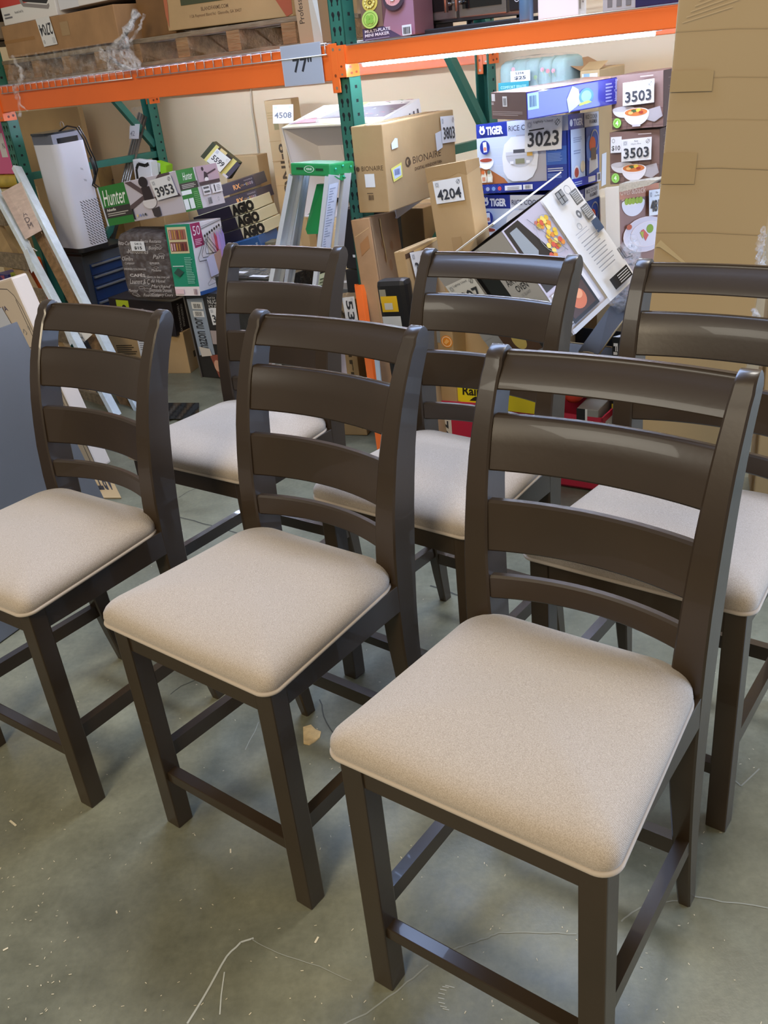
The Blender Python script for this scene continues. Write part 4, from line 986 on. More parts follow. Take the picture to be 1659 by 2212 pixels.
for i, (px, py, r_) in enumerate(((1240, 852, .043), (1262, 848, .032))):
    root = empty('red_bowl', (0, 0, 0)); q = at(px, py-8, -.20+.06*i); root.location = q; tag(root, ('glossy red bowl standing in the crimson crate', 'orange-red bowl tucked behind the red bowl in the crate')[i], 'bowl', 'bowls in the crimson crate')
    mb = MB(); mt = mat('red_glaze%s' % ('' if i == 0 else '_orange'), ('#c8402e', '#cf6a44')[i], .15)
    mb.lathe([(0, -r_), (r_*.5, -r_*.9), (r_*.85, -r_*.5), (r_, 0), (r_*.97, r_*.35), (r_*.93, r_*.35), (r_*.94, 0), (r_*.7, -r_*.5), (0, -r_*.9)], mt, 24); mb.build('bowl_body', root)
    mb = MB(); mb.tube([(r_*.96*math.cos(a), r_*.96*math.sin(a), r_*.35) for a in [i_*PI/10 for i_ in range(21)]], r_*.04, mt, 6); mb.build('rim', root)
c = Carton((1.19, -.25, .02, 8, 0, 0, .08, .20, .30), mat('grey_photo_box', '#8f8e8c', .4), tape=False)
c.F.r(0, 0, .4, 1, BLK); c.F.r(.4, 0, .5, 1, LABEL); c.R.lines(.1, .2, .9, .9, 5, M('#6f6e6c'))
c.done('grey_box', 'grey and black printed box standing in the crimson crate', 'box')
# tall brown carton at the right
c = Carton((1.423, -.3, 0, 21, 0, 3.3, .315, .15, 2.15), mat('tall_cardboard', '#b0966c', .85, noise=.03, nscale=1.2), bev=.006)
CREASE = mat('crease', '#a48b62', .85); PT = mat('pale_tape', '#a98e62', .45)
for z in (.585, .635, .69, .742, .44, .29, .525): c.F.strip([(0, z), (.5, z+.001), (1, z-.002)], .008, CREASE)
c.F.strip([(.35, .74), (.7, .82), (1.05, .90)], .006, CREASE); c.F.r(.0, .505, .30, .545, PT).r(.1, .36, 1, .364, CREASE).poly([(.0, .42), (.05, .43), (.3, .40), (.3, .396), (.05, .42)], M('#c2ab80', .3))
c.F.r(.0, .62, .36, .645, mat('tape_shade', '#a98f63', .45))
for i in range(9): c.F.strip([(.05+.03*i, .70+.006*i), (.45+.05*i, .715+.008*i)], .005, mat('scuff', '#bea57c', .7)); 
o = c.done('tall_brown_carton', 'tallest plain brown carton, wrapped in film, filling the upper right', 'carton')
c = Carton((1.80, -.16, 0, 21, 0, 0, .3, .3, .78), CARD_L); c.done('side_carton', 'brown carton beside the tallest carton at the right edge', 'carton')
mb = MB()
for k in range(10):
    a = at(1650+3*math.sin(k), 490+k*9, -.28); b = at(1636+4*math.cos(k*2), 520+k*10, -.28); fallstrand(mb, [a, b], .007, k)
tag(mb.build('film_edge', fixn=False), 'bunched clear film along the right edge of the tallest carton', 'plastic wrap')

mb = MB()
for k in range(4): fallstrand(mb, [at(1628, 668, -.3), at(1636+k*2, 690+k*4, -.31)], .008, k+30)
tag(mb.build('film_scrap', fixn=False), 'small scrap of clear film beside the lower right of the tallest carton', 'plastic wrap')

# ------------------------------------------------------------------ step ladder, folded and leaning
ALU = mat('aluminium', '#d3d8dd', .38, metal=.45); ALW = mat('ladder_sticker', '#c9d2e6', .4); LG = mat('ladder_green', '#1f8a4c', .3, coat=.3)
root = empty('step_ladder', (0, 0, 0)); tag(root, 'folded aluminium step ladder with a green top cap leaning on the goods', 'ladder')
capM = frame((0.034, -.35, 1.135, 3.3, -3.8, 2.4, .183, .145, .041))
mb = MB(); mb.box(-.004, -.004, -.004, .187, .149, .041, LG, bev=.006, X=capM)
mb.prism([(.02, -.004), (.045, -.016), (.07, -.024), (.095, -.016), (.12, -.004)], 'x', .183, .188, LG, X=capM)
f = Face(mb, capM @ Vector((0, -.0045, 0)), capM.to_3x3() @ Vector((.183, 0, 0)), capM.to_3x3() @ Vector((0, 0, .041)), capM.to_3x3() @ Vector((0, -1, 0)))
f.r(.14, .42, .33, .62, M('#123c22')).r(.66, .38, .86, .58, M('#123c22')).ring(.49, .5, .135, .3, .14, M('#cfe6d6')).t('WERNER', .41, .4, .57, .6, M('#dff0e4'), bold=.02)
cap = mb.build('top_cap', root, fixn=False)
mb = MB()
for a, b in ((.03, .02), (.075, .028), (.125, .022), (.078, -.01)):
    q = capM @ Vector((.189, a, b)); mb.tube([q, q+capM.to_3x3() @ Vector((.003, 0, 0))], .0045, mat('rivet_teal', '#3fb79a', .3, metal=.3), 10)
mb.build('rivet', cap)
def line_floor(a, b):
    d = b-a; return a+d*(a.z/(a.z-b.z))
def rail_part(name, a, b, wu, wv, mt, parent):
    b = line_floor(a, b); d = (b-a).normalized(); mb = MB()
    mb.bar(a, b, wv, .004, mt, V)                                   # web
    s = U if wu > 0 else -U
    for k in (-1, 1): mb.bar(a+V*(k*wv/2)+s*abs(wu)/2, b+V*(k*wv/2)+s*abs(wu)/2, .003, abs(wu), mt, V)
    return mb.build(name, parent)
FL0, FL1 = at(636, 377, -.315), at(606, 534, -.37)
FR0, FR1 = at(722, 378, -.315), at(700, 560, -.38)
RL0, RL1 = at(655, 377, -.235), at(632, 534, -.28)
RR0, RR1 = at(751, 374, -.235), at(736, 526, -.275)
rail_part('front_rail', FL0, FL1, .022, .062, ALU, root); fr = rail_part('front_rail', FR0, FR1, -.018, .062, ALU, root)
rail_part('rear_rail', RL0, RL1, .018, .04, ALU, root); rail_part('rear_rail', RR0, RR1, -.016, .04, ALU, root)
d_ = (FR1-FR0).normalized(); mb = MB()
f = Face(mb, FR0+d_*.30-V*.026+U*.0025, V*.052, -d_*.27, U); f.r(0, 0, 1, 1, ALW)
for i in range(26): f.k = 2; f.r(.12, .03+.036*i, .3+.55*random.random(), .042+.036*i, M('#8d98b4'))
mb.build('instruction_label', fr, fixn=False)
mb = MB(); f = Face(mb, FR0+d_*.48-V*.02+U*.0025, V*.042, -d_*.15, U); f.r(0, 0, 1, 1, M('#cfd8b4')).r(.05, .78, .95, .96, BLK).t('CAUTION', .12, .82, .88, .92, M('#e8ead8')).lines(.12, .08, .9, .7, 7, M('#5f6a50')); mb.build('caution_label', fr, fixn=False)
def on(a, b, t): return a+(line_floor(a, b)-a)*t
for t in (.245, .50, .78):
    mb = MB(); p, q = on(FL0, FL1, t), on(FR0, FR1, t); mb.bar(p+Vector((0, 0, .0)), q, .006, .075, mat('tread_bright', '#d9dadb', .3, metal=.5), Vector((0, 0, 1)))
    mb.bar(p-V*.036-Vector((0, 0, .016)), q-V*.036-Vector((0, 0, .016)), .034, .004, ALU, Vector((0, 0, 1))); st = mb.build('tread', root)
    if t == .245:
        mb = MB(); d0 = (q-p); f = Face(mb, p-V*.0385-Vector((0, 0, .03))+d0*.32, d0*.42, Vector((0, 0, .022)), -V); f.r(0, 0, 1, 1, M('#d8d6c4')); mb.build('worn_label', st, fixn=False)
for t in (.45, .8):
    mb = MB(); mb.tube([on(RL0, RL1, t), on(RR0, RR1, t)], .008, ALU, 8); mb.build('rear_brace', root)
mb = MB(); q = [at(684, 398, -.24), at(700, 398, -.22), at(703, 440, -.22), at(698, 505, -.25), at(664, 506, -.26), at(660, 495, -.26)]
n_ = len(q); mb.add(q+[p+V*.02 for p in q], [tuple(range(n_)), tuple(range(2*n_-1, n_-1, -1))]+[(i, (i+1) % n_, (i+1) % n_+n_, i+n_) for i in range(n_)], LG); mb.build('paint_shelf', root)

# ------------------------------------------------------------------ goods in and before the left bay
c = Carton((-1.40, .95, 0, 22, 0, 0, .165, .12, 1.35), CARD_L)
INK = mat('black_box_ink', '#4a3b26', .7)
c.F.t('8-INCH POLE', .30, .36, .62, .83, INK, bold=.02, rot=-90).r(.25, .885, .5, .92, M('#8f8358')).lines(.05, .93, .3, .96, 3, M('#a58b58'))
for z in (.53, .66, .76, .84): c.F.r(0, z, 1, z+.002, M('#a58454'))
c.F.poly([(.42, .98), (.62, .98), (.6, .6), (.7, .38), (.55, .38), (.5, .6)], mat('loose_tape', '#cbb48c', .2)).strip([(.72, .86), (.80, .80), (.86, .72), (.78, .70), (.72, .78)], .02, M('#a58454'))
o = c.done('pole_carton', 'tall brown carton lettered 8-INCH POLE with a 4508 tag near the wall', 'carton')
mb = MB(); a = at(589, 227, .86); f = Face(mb, at(590, 267, .86), at(634, 266, .86)-at(590, 267, .86), at(589, 227, .86)-at(590, 267, .86), -V)
f.r(0, 0, 1, 1, M('#f0f1f4')).t('4508', .08, .28, .92, .6, M('#70747c'), bold=.02).r(.06, .78, .22, .93, M('#cfd3dd')).r(.8, .8, .95, .93, M('#cfd3dd'))
o2 = mb.build('price_tag', fixn=False); o2.data.transform(o.matrix_world.inverted()); o2.parent = o
# open white-lined box with printed top
P = (-.423, .15, .877, 4.3, 11, .4, .523, .324, .4)
root = empty('toy_box', (0, 0, 0)); root.matrix_world = frame(P); tag(root, 'large white-lined box with a colourful printed top, open toward the ladder', 'box')
w, d, h = P[6:9]; mb = MB(); t = .005
mb.box(0, 0, h-t, w, d, h, M('#e9e4dc')); mb.box(0, .0, 0, t, d, h, M('#e2dcd6')); mb.box(w-t, 0, 0, w, d, h, M('#e9e6e4')); mb.box(0, d-t, 0, w, d, h, M('#e2dcd6')); mb.box(0, 0, 0, w, d, t, CREAMIN)
f = Face(mb, (0, 0, h), (w, 0, 0), (0, d, 0), (0, 0, 1)); rnd = random.Random(11)
f.r(0, 0, 1, .12, M('#e3e3a0')).poly([(.25, .35), (.95, .25), (.97, .8), (.3, .75)], M('#7d6a70')).poly([(.02, .15), (.3, .15), (.2, .4), (.05, .3)], M('#d98a92')).poly([(.3, .75), (.4, 1), (.5, 1), (.5, .8)], M('#cfd060'))
for k in range(60): x, y = rnd.uniform(.05, .95), rnd.uniform(.12, .95); f.k = 5+k % 4; a_ = rnd.uniform(0, 3); f.poly([(x, y), (x+.05*math.cos(a_), y+.05*math.sin(a_)), (x+.07*math.cos(a_+.6), y+.06*math.sin(a_+.6)), (x+.02, y+.02)], M(('#e9e3e6', '#5f4a52', '#b9606a', '#f0eee8', '#8a9a6a')[k % 5]))
g = Face(mb, (w, 0, 0), (0, d, 0), (0, 0, h), (1, 0, 0)); g.r(0, .0, 1, 1, M('#e4e2e2'))
for i in range(9): g.r(.08+.1*i, .72, .115+.1*i, .92, M('#4a4650'))
mb.build('box_shell', root, fixn=False)
for nm, pts in (('top_flap', [(0, 0, h), (w, 0, h), (.32*1.25, .11, h-.115), (.088, .11, h-.115)]), ('side_flap', [(0, 0, h), (.088, .11, h-.115), (.088, .11, .05), (0, 0, 0)]), ('side_flap', [(w, 0, h), (.40, .11, h-.115), (.40, .11, .05), (w, 0, 0)])):
    mb = MB(); mb.add(pts, [(0, 1, 2, 3)], CREAMIN); mb.build(nm, root, fixn=False)
mb = MB(); mb.box(.088, .11, .05, .40, .114, h-.112, CREAMIN); f = Face(mb, (.088, .11, .05), (.312, 0, 0), (0, 0, h-.162), (0, -1, 0)); f.strip([(.42, 1), (.44, .6)], .008, M('#bfb4b0')); mb.build('inner_panel', root, fixn=False)
c = Carton((-.42, .48, 0, 4, 0, 0, .42, .25, .86), CARD); c.done('brown_base_carton', 'brown carton under the open white-lined box behind the ladder', 'carton')

# 5599 pack, RX boxes, AGIO boxes, blue box
q = [at(*p, .72) for p in ((433, 338), (493, 387), (515, 352), (459, 306.5))]
mb = MB(); n = len(q); mb.add(q+[p+V*.03 for p in q], [(0, 1, 2, 3), (7, 6, 5, 4), (0, 4, 5, 1), (1, 5, 6, 2), (2, 6, 7, 3), (3, 7, 4, 0)], mat('olive_pack', '#3b3f2a', .4))
f = Face(mb, q[0], q[1]-q[0], q[3]-q[0], -V)
f.r(.13, -.02, .24, 1.02, M('#d8cf7c')).r(.72, -.02, .86, 1.02, M('#d8cf7c')).r(.24, 0, .72, 1, M('#3a322c')).r(.3, .9, .52, 1.05, M('#dcc88c')).r(.86, 0, .99, 1, M('#4a4858')).r(.80, .0, .96, .12, M('#d8d4dc'))
o = mb.build('hanging_pack', fixn=False); tag(o, 'small black and yellow retail pack with a 5599 sticker leaning near the wall', 'pack')
mb = MB(); g = f.sub(mb, .23, .05, .72, .05, .23, .92, lift=.003); g.r(0, 0, 1, 1, M('#e9eae4')).t('5599', .10, .28, .9, .62, K, bold=.02).r(.06, .74, .22, .94, M('#c6c8cc')).ring(.86, .84, .07, .09, .2, GREY, 4)
o2 = mb.build('price_sticker', o, fixn=False)
c = Carton((-1.80, .93, 0, 15, 0, 0, .24, .12, 1.06), CARD_L); c.done('slim_carton', 'slim brown carton behind the ceiling fan box by the wall', 'carton')
for i, (P, lb) in enumerate((((-1.738, .6, .836, 27.9, -.4, -11.7, .4, .22, .062), 'dark grey flat box lettered RX, upper of two behind the ceiling fan box'), ((-1.72, .6, .765, 22, -.6, -11.5, .41, .22, .062), 'dark grey flat box lettered RX, lower of two behind the ceiling fan box'))):
    c = Carton(P, mat('charcoal_print', '#453f49', .35), tape=False, bev=.003)
    c.F.r(0, 0, .7, 1, M('#4d4856')).t('RX', .66, .25, .77, .68, M('#f0b070'), bold=.03).t('ULTRA', .775, .36, .83, .52, M('#c99a58')).lines(.83, .42, .87, .6, 1, M('#7f8aa8')).t('FOUR BLASTER SET', .85, .72, .985, .84, M('#b9b4bd'))
    for k in range(4): c.F.ring(.875+.03*k, .45, .012, .14, .5, M(('#c9b06a', '#b98a8a', '#b9a0a8', '#a8a8b8')[k]), 8)
    c.done('flat_game_box', lb, 'box', 'flat RX boxes')
for i in range(3):
    c = Carton((-1.66+(.03*i), .52, .725-.062*i, 22.5, -.3, -12.3, .40+.0*i, .25, .062), mat('cream_print', '#d3c9a4', .5), tape=False, bev=.003)
    c.F.t('AGIO', .62, -.06+.06, .99, 1.0, M('#221e14'), bold=.085).r(.0, 0, .62, 1, M('#2a2433'))
    if i == 2: c.F.e_(.93, .5, .012, .2, M('#e0c8b0'))
    c.done('flat_cream_box', ('cream box with huge black lettering, top of three under the RX boxes', 'cream box with huge black lettering, middle of three under the RX boxes', 'cream box with huge black lettering, bottom of three above the blue box')[i], 'box', 'cream boxes with black lettering')
c = Carton((-1.60, .45, .525, 20, 0, -12, .42, .25, .07), mat('blue_print', '#2f5a92', .4), tape=False); c.F.t('at', .93, .3, .96, .6, M('#d8e4f0')); c.done('blue_box', 'plain blue box under the cream boxes with black lettering', 'box')
c = Carton((-1.22, .62, .52, 20, 0, 0, .06, .1, .12), mat('khaki_print', '#6d6a58', .5), tape=False)
for y in (.25, .72): c.F.ring(.5, y, .34, .18, .35, M('#b9b39c')).e_(.5, y, .2, .1, BLK)
c.done('round_parts_box', 'small khaki box printed with two dark rings right of the blue box', 'box')
c = Carton((-1.72, .50, 0, 20, 0, 0, .56, .35, .46), CARD); c.done('support_carton', 'brown carton at the floor under the blue box', 'carton')

# ceiling fan box
c = Carton((-1.74, -.02, .835, 7, -.8, -6.7, .6, .3, .2), mat('hunter_print', '#c3bcc6', .4), tape=False)
HG = mat('leaf_green_print', '#2f7a34', .4); DK = mat('dark_olive_print', '#3a3532', .4); f = c.F
f.r(0, 0, .36, 1, HG).r(0, .0, .02, 1, M('#c9cede'))
f.t('Hunter', .04, .50, .34, .90, M('#eef2ea'), bold=.005, shear=.3).r(0.02, .19, .36, .46, DK).t('Asheville', .05, .36, .17, .43, M('#e9e6df'), bold=.02).lines(.05, .24, .33, .34, 2, M('#b9b4aa'))
FB = M('#5a4a4c')
f.poly([(.37, .98), (.45, .98), (.60, .66), (.58, .55)], FB).poly([(.80, 1), (.93, 1), (.93, .92), (.78, .86), (.70, .80)], FB).poly([(.36, .40), (.36, .28), (.57, .50), (.57, .6)], FB).poly([(.68, .50), (.98, .48), (1, .40), (.70, .42)], FB)
f.e_(.60, .9, .055, .13, M('#2c2428')).poly([(.56, .78), (.66, .78), (.68, .42), (.56, .42)], M('#33292c')).e_(.62, .42, .085, .18, M('#d9d4d6'), 180, 360).r(.54, .40, .70, .46, M('#d9d4d6')).poly([(.62, .22), (.72, .26), (.72, .04), (.67, .0), (.63, .04)], M('#40383a'))
f.r(.375, .05, .395, .32, BLK); [f.e_(.43+.035*i, .13, .012, .035, M(('#d9c48a', '#8a94c4', '#7f8496', '#40403f')[i]), n=8) for i in range(4)]
g = c.R; g.r(0, 0, 1, 1, M('#cfc9cf')).r(0, 0, .42, 1, HG).t('Hunter', .12, .74, .36, .92, M('#eef2ea'), shear=.35).r(0, .52, .44, .68, DK).lines(.05, .55, .4, .66, 3, M('#b9b4aa')).r(0, .40, .24, .50, M('#e2e6e2')).r(.0, .05, .11, .30, M('#e2e6e2')).r(.13, .05, .24, .30, M('#e2e6e2')).lines(.27, .05, .42, .46, 9, M('#6fae6a'))
g.r(.46, .62, 1, 1, M('#b39aa4')).e_(.62, .92, .03, .05, M('#3a2c34')).poly([(.60, .66), (.72, .70), (.70, .82), (.64, .86)], M('#3a2c34')).poly([(.7, .76), (.94, .84), (.94, .88), (.7, .80)], M('#4a3640')).e_(.66, .66, .05, .05, M('#e3dede')).r(.46, .54, .98, .62, M('#4a3a3e'))
g.r(.5, .30, .68, .52, M('#e2e0e2')).r(.52, .44, .66, .49, M('#5a5a5c')).r(.52, .34, .66, .39, M('#5a5a5c')).r(.72, .3, .98, .52, M('#e2e0e2')).r(.78, .33, .81, .5, K).lines(.85, .35, .95, .5, 4, GREY).bars(.56, .06, .66, .22, K, 9).ring(.82, .14, .02, .05, .3, GREY)
o = c.done('ceiling_fan_box', 'green and grey ceiling fan box with a 3953 sticker atop the left stack', 'box')
lot_sticker(c.F, o, (.73, .40), (.985, .44), (.70, .90), '3953', None)
# hanger box
c = Carton((-1.285, -.008, .487, 13.7, -4.1, -.9, .159, .275, .36), mat('hanger_box_white', '#dfdde3', .4), tape=False)
f = c.F; f.r(0, 0, 1, 1, mat('teal_green_print', '#1f8a6a', .4)).r(0, 0, 1, .13, M('#e3d8da')).r(.08, .60, .84, .965, M('#cfc39a')).r(.12, .79, .80, .93, M('#9a6a5a')).r(.12, .63, .80, .76, M('#7a4a42'))
for i in range(6): f.r(.16+.1*i, .80, .2+.1*i, .92, M(('#d0a0a4', '#b98a3a', '#c9965a', '#8a3c34', '#b98a3a', '#a85a44')[i])); f.r(.15+.11*i, .64, .2+.11*i, .74, M(('#e0b8c0', '#c9a0a8', '#b98a3a', '#a8783a', '#5a2c2a', '#8a3c34')[i]))
f.r(.1, .42, .55, .43, M('#dfe8e4')).poly([(.1, .33), (.3, .40), (.52, .34), (.3, .27)], M('#2c4a40')).lines(.62, .18, .95, .56, 16, M('#7fc0aa')).r(.05, .03, .4, .10, M('#dfc0c4')).bars(.8, .02, .95, .1, M('#8a6a6e'), 7)
g = c.R; g.r(0, 0, 1, .055, M('#2f5a9a')).poly([(0, 1), (.30, 1), (.36, .68), (.06, .66)], M('#9c1f5a')).t('50', .06, .83, .28, .96, M('#f0e4ec')).lines(.08, .70, .3, .79, 4, M('#e0b8cc'))
g.strip([(.30, .90), (.98, .98)], .016, M('#8b8b90')).strip([(.30, .93), (.98, 1.0)], .008, M('#a0a0a4'))
for i, cc in enumerate(('#d8cfc4', '#d8c6c4', '#c9a8c0', '#b8445a', '#c08fd0', '#a896d8', '#a08fd4')):
    x = .44+.08*i; y = .80+.012*i; g.poly([(x, y), (x+.10, y-.10), (x+.22, y-.22), (x+.20, y-.48), (x+.04, y-.50), (x+.0, y-.2)] if x < .8 else [(x, y), (x+.08, y-.1), (min(1, x+.16), y-.4), (x+.02, y-.4)], M(cc))
for i in range(3): x = .30+.07*i; y = .74+.02*i; g.strip([(x, y+.05), (x+.02, y), (x-.22+.05*i, y-.22+.02*i), (x-.20+.05*i, y-.27+.02*i), (x+.30, y-.28+.02*i), (x+.30, y-.22), (x+.02, y)], .012, BLK)
for i in range(7): g.e_(.37+.08*i, .80+.018*i, .03, .022, BLK, n=8)
g.poly([(.30, .50), (.62, .54), (.62, .24), (.36, .22)], M('#c4c4e0')).poly([(.55, .52), (.78, .58), (.80, .26), (.62, .24)], M('#b09080')).t('10', .86, .84, .96, .89, K).strip([(.22, .14), (.32, .18), (.36, .21), (.42, .18), (.50, .15), (.46, .125), (.24, .11), (.22, .14)], .008, M('#5a5a60')).lines(.55, .1, .9, .24, 5, M('#c9c6cc'))
c.done('hanger_box', 'white and green box of fifty black clothes hangers under the ceiling fan box', 'box')
# ice maker box
c = Carton((-1.325, .085, 0, 9.4, 1.7, -.6, .33, .30, .48), mat('ice_box_black', '#2b2826', .35), tape=False)
f = c.F; f.poly([(.05, .93), (.40, .95), (.40, .29), (.06, .27)], M('#8f9aa8')).r(.13, .82, .36, .90, LABEL).bars(.17, .83, .32, .88, K, 12).r(.13, .73, .36, .80, LABEL).bars(.17, .74, .32, .79, K, 12).t('amazon nor', .13, .30, .30, .72, K, rot=90, bold=.01)
f.t('Opal 2.0', .50, .94, .66, .965, M('#d8d4cc')).t('NUGGET', .50, .885, .83, .935, M('#d8d4cc')).t('ICE MAKER', .50, .84, .83, .875, M('#d8d4cc')).r(.42, .42, .72, .58, M('#a89a98')).poly([(.30, .28), (.5, .30), (.52, .02), (.40, .02)], M('#8a4a3a')).poly([(.12, .26), (.35, .28), (.33, .36), (.1, .38)], M('#c9c0b4')).e_(.42, .16, .07, .07, M('#c99a80')).poly([(.50, .20), (.80, .14), (.9, .05), (.6, .06)], M('#b9bec4')).r(0, 0, .03, 1, M('#57504a'))
o = c.done('ice_maker_box', 'black nugget ice maker box with a 309 sticker under the hanger box', 'box')
lot_sticker(f, o, (.53, .65), (.93, .68), (.51, .84), '3094', ('B',))
# quilt pack with french script, black box, carton under it
P = (-1.601, -.1, .462, 22, 3.3, 2.9, .315, .2, .357)
CAF = mat('dark_script_fabric', '#40332f', .7); SCW = M('#c8c0bc')
root = empty('script_quilt_pack', (0, 0, 0)); root.matrix_world = frame(P); tag(root, 'dark brown quilt pack covered in white French cafe script with a $15 sticker', 'bedding')
mb = MB(); pillowform(mb, .315, .2, .357, CAF, 0, 0, 0, 32, 7, 0); o = mb.build('quilt', root, fixn=False)
mb = MB(); f = Face(mb, (.01, -.0015, .01), (.295, 0, 0), (0, 0, .337), (0, -1, 0)); rnd = random.Random(21)
f.t('CAFÉS', .14, .36, .46, .42, SCW, bold=.03).t('DENREES COLONIALES', .05, .47, .5, .50, SCW, bold=.01).t('CAHIER', .6, .57, .8, .60, SCW, bold=.01)
def script(tx, x, y, w_, h_): f.t(tx, x, y, x+w_, y+h_, SCW, shear=.4)
for i, (tx, x, y, w_, h_) in enumerate((('Ritz Carlton', .04, .86, .36, .06), ('Mandolines', .2, .73, .42, .07), ('Poste Restante', .5, .9, .42, .05), ('Bonjour', .64, .78, .28, .07), ('Chambre', .06, .62, .22, .06), ('Comptoir', .1, .55, .2, .05), ('Laurent & C', .12, .25, .42, .08), ('Dans ce lieu tres joli', .5, .34, .46, .05), ('de Hotel', .56, .28, .3, .05), ('Demoiselle Dumont', .5, .13, .45, .06), ('Fournisseur', .35, .05, .35, .05), ('Henry Cours', .6, .05, .36, .06), ('Monsieur', .06, .12, .2, .05), ('Marchand', .55, .2, .4, .05), ('Madame', .62, .46, .2, .04), ('Paris', .7, .66, .24, .06))): script(tx, x, y, w_, h_)
for k in range(16):
    x, y = rnd.uniform(.05, .9), rnd.uniform(.05, .95); r_ = rnd.uniform(.02, .05); f.strip([(x+r_*math.cos(a)*1.4, y+r_*math.sin(a)*.6+a*.004) for a in [i_*.7 for i_ in range(9)]], .004, SCW)
mb.build('script_print', root, fixn=False)
mb = MB(); pillowform(mb, .323, .208, .364, CLEARBAG, -.004, -.004, -.003, 30, 6, .012, 3); mb.build('clear_bag', root, fixn=False)
mb = MB(); g = Face(mb, (.10, -.009, .272), (.082, 0, 0), (0, 0, .05), (0, -1, 0)); g.r(0, 0, 1, 1, LABEL).t('5412', .3, .62, .8, .85, K, bold=.01).t('$15', .22, .12, .78, .48, K, bold=.03); mb.build('price_sticker', root, fixn=False)
c = Carton((-1.9, -.03, .243, 13, -1, 2.4, .45, .2, .195), mat('black_plum_print', '#231e22', .35), tape=False)
c.F.r(.12, .60, .32, .95, M('#a9bb28')).e_(.24, .70, .04, .12, BLK).t('Smart', .5, .55, .85, .75, M('#8a8488'))
c.R.t('EXTRAORDINARILY', .22, .1, .30, .9, M('#c9c6c4'), rot=90).t('ENGINEERED', .36, .2, .44, .85, M('#c9c6c4'), rot=90)
c.done('black_lettered_box', 'black box with sideways white lettering under the script quilt pack', 'box')
c = Carton((-1.885, -.09, 0, 24.4, -.4, .1, .478, .25, .24), CARD)
c.F.r(.38, .44, .55, .88, LABEL).lines(.40, .6, .53, .85, 5, GREY).bars(.47, .5, .54, .58, K, 6).lines(.08, .5, .36, .76, 5, INK).r(.6, .2, .66, .32, INK)
c.R.r(.3, .3, .7, .45, INK)
c.done('model_label_carton', 'brown carton with a white label on the floor under the black lettered box', 'carton')
# tool cabinet and air purifier
P = (-2.445, .05, 0, 9.5, 0, 2.3, .190, .4, .655)
CAB = mat('cabinet_grey', '#464b52', .45); CABB = mat('drawer_blue', '#1b3768', .4)
root = empty('tool_cabinet', (0, 0, 0)); root.matrix_world = frame(P); tag(root, 'grey tool cabinet with four blue drawers under the white air purifier', 'cabinet')
mb = MB(); mb.box(0, 0, 0, .190, .4, .65, CAB, bev=.006); mb.build('body', root)
for z0, z1 in ((.515, .58), (.45, .51), (.36, .445), (.24, .355), (.06, .235)):
    mb = MB(); mb.box(.188, .045, z0, .198, .37, z1, CABB, bev=.002); dd = mb.build('drawer', root)
    mb = MB(); mb.box(.197, .05, z1-.014, .212, .36, z1-.002, mat('handle_grey', '#9aa0a8', .3, metal=.6), bev=.003); mb.build('handle', dd)
mb = MB(); mb.box(-.005, -.005, .636, .2, .405, .656, mat('cabinet_top_black', '#1a1b1e', .3), bev=.005); mb.build('top_plate', root)
P = (-2.404, .052, .660, -.9, 1.2, .6, .242, .210, .614)
PW = mat('purifier_white', '#d5d6e0', .3)
root = empty('air_purifier', (0, 0, 0)); root.matrix_world = frame(P); tag(root, 'tall white air purifier with a black vented top standing on the tool cabinet', 'air purifier')
w, d, h = P[6:9]
def rr(x0, y0, x1, y1, r, n=6):
    o_ = []
    for cx, cy, a0 in ((x1-r, y0+r, -90), (x1-r, y1-r, 0), (x0+r, y1-r, 90), (x0+r, y0+r, 180)):
        for i in range(n+1): a = R(a0+90*i/n); o_.append((cx+r*math.cos(a), cy+r*math.sin(a)))
    return o_
mb = MB(); mb.prism(rr(0, 0, w, d, .045, 8), 'z', 0.025, h-.02, PW, smooth=True); o = mb.build('shell', root); o.data.set_sharp_from_angle(angle=R(40))
mb = MB(); mb.prism(rr(-.003, -.003, w+.003, d+.003, .04), 'z', 0, .025, BLK, smooth=True); o = mb.build('base', root); o.data.set_sharp_from_angle(angle=R(40))
mb = MB(); mb.prism(rr(.012, .012, w-.012, d-.012, .05), 'z', h-.02, h+.008, mat('vent_black', '#14161c', .25), smooth=True)
for i in range(26):
    a = .02+.2*i/25; mb.box(a, .008, h-.02, a+.003, d-.008, h+.030, mat('vent_fin', '#8a8f9e', .3, metal=.3))
mb.build('vent', root)
mb = MB(); mb.prism(rr(.0, -.005, w-.02, d-.02, .05), 'z', h+.030, h+.040, mat('lid_black', '#20242e', .2), smooth=True); mb.build('lid', root)
mb = MB(); f = Face(mb, (w, 0, 0), (0, d, 0), (0, 0, h), (1, 0, 0), .001)
for j in range(15):
    for i in range(7):
        x = .34+.09*i; y = .05+.027*j+.0*i; f.k = 1; f.poly([(x, y+.022-.0), (x+.07, y), (x+.07, y+.009), (x, y+.031)], BLK)
f.poly([(.60, .735), (.68, .725), (.68, .73), (.60, .74)], GREY).poly([(.60, .725), (.68, .715), (.68, .72), (.60, .73)], GREY).poly([(.62, .635), (.70, .625), (.70, .63), (.62, .64)], GREY).poly([(.62, .625), (.70, .615), (.70, .62), (.62, .63)], GREY)
mb.build('grille', root, fixn=False)
mb = MB(); CB = mat('cord_black', '#23252b', .4)
pts = [at(*p, v) for p, v in (((125, 285), .14), ((145, 272), .12), ((165, 276), .1), ((180, 300), .1), ((190, 325), .14), ((200, 345), .18), ((207, 368), .2), ((200, 400), .22), ((216, 412), .24))]
inv = root.matrix_world.inverted()
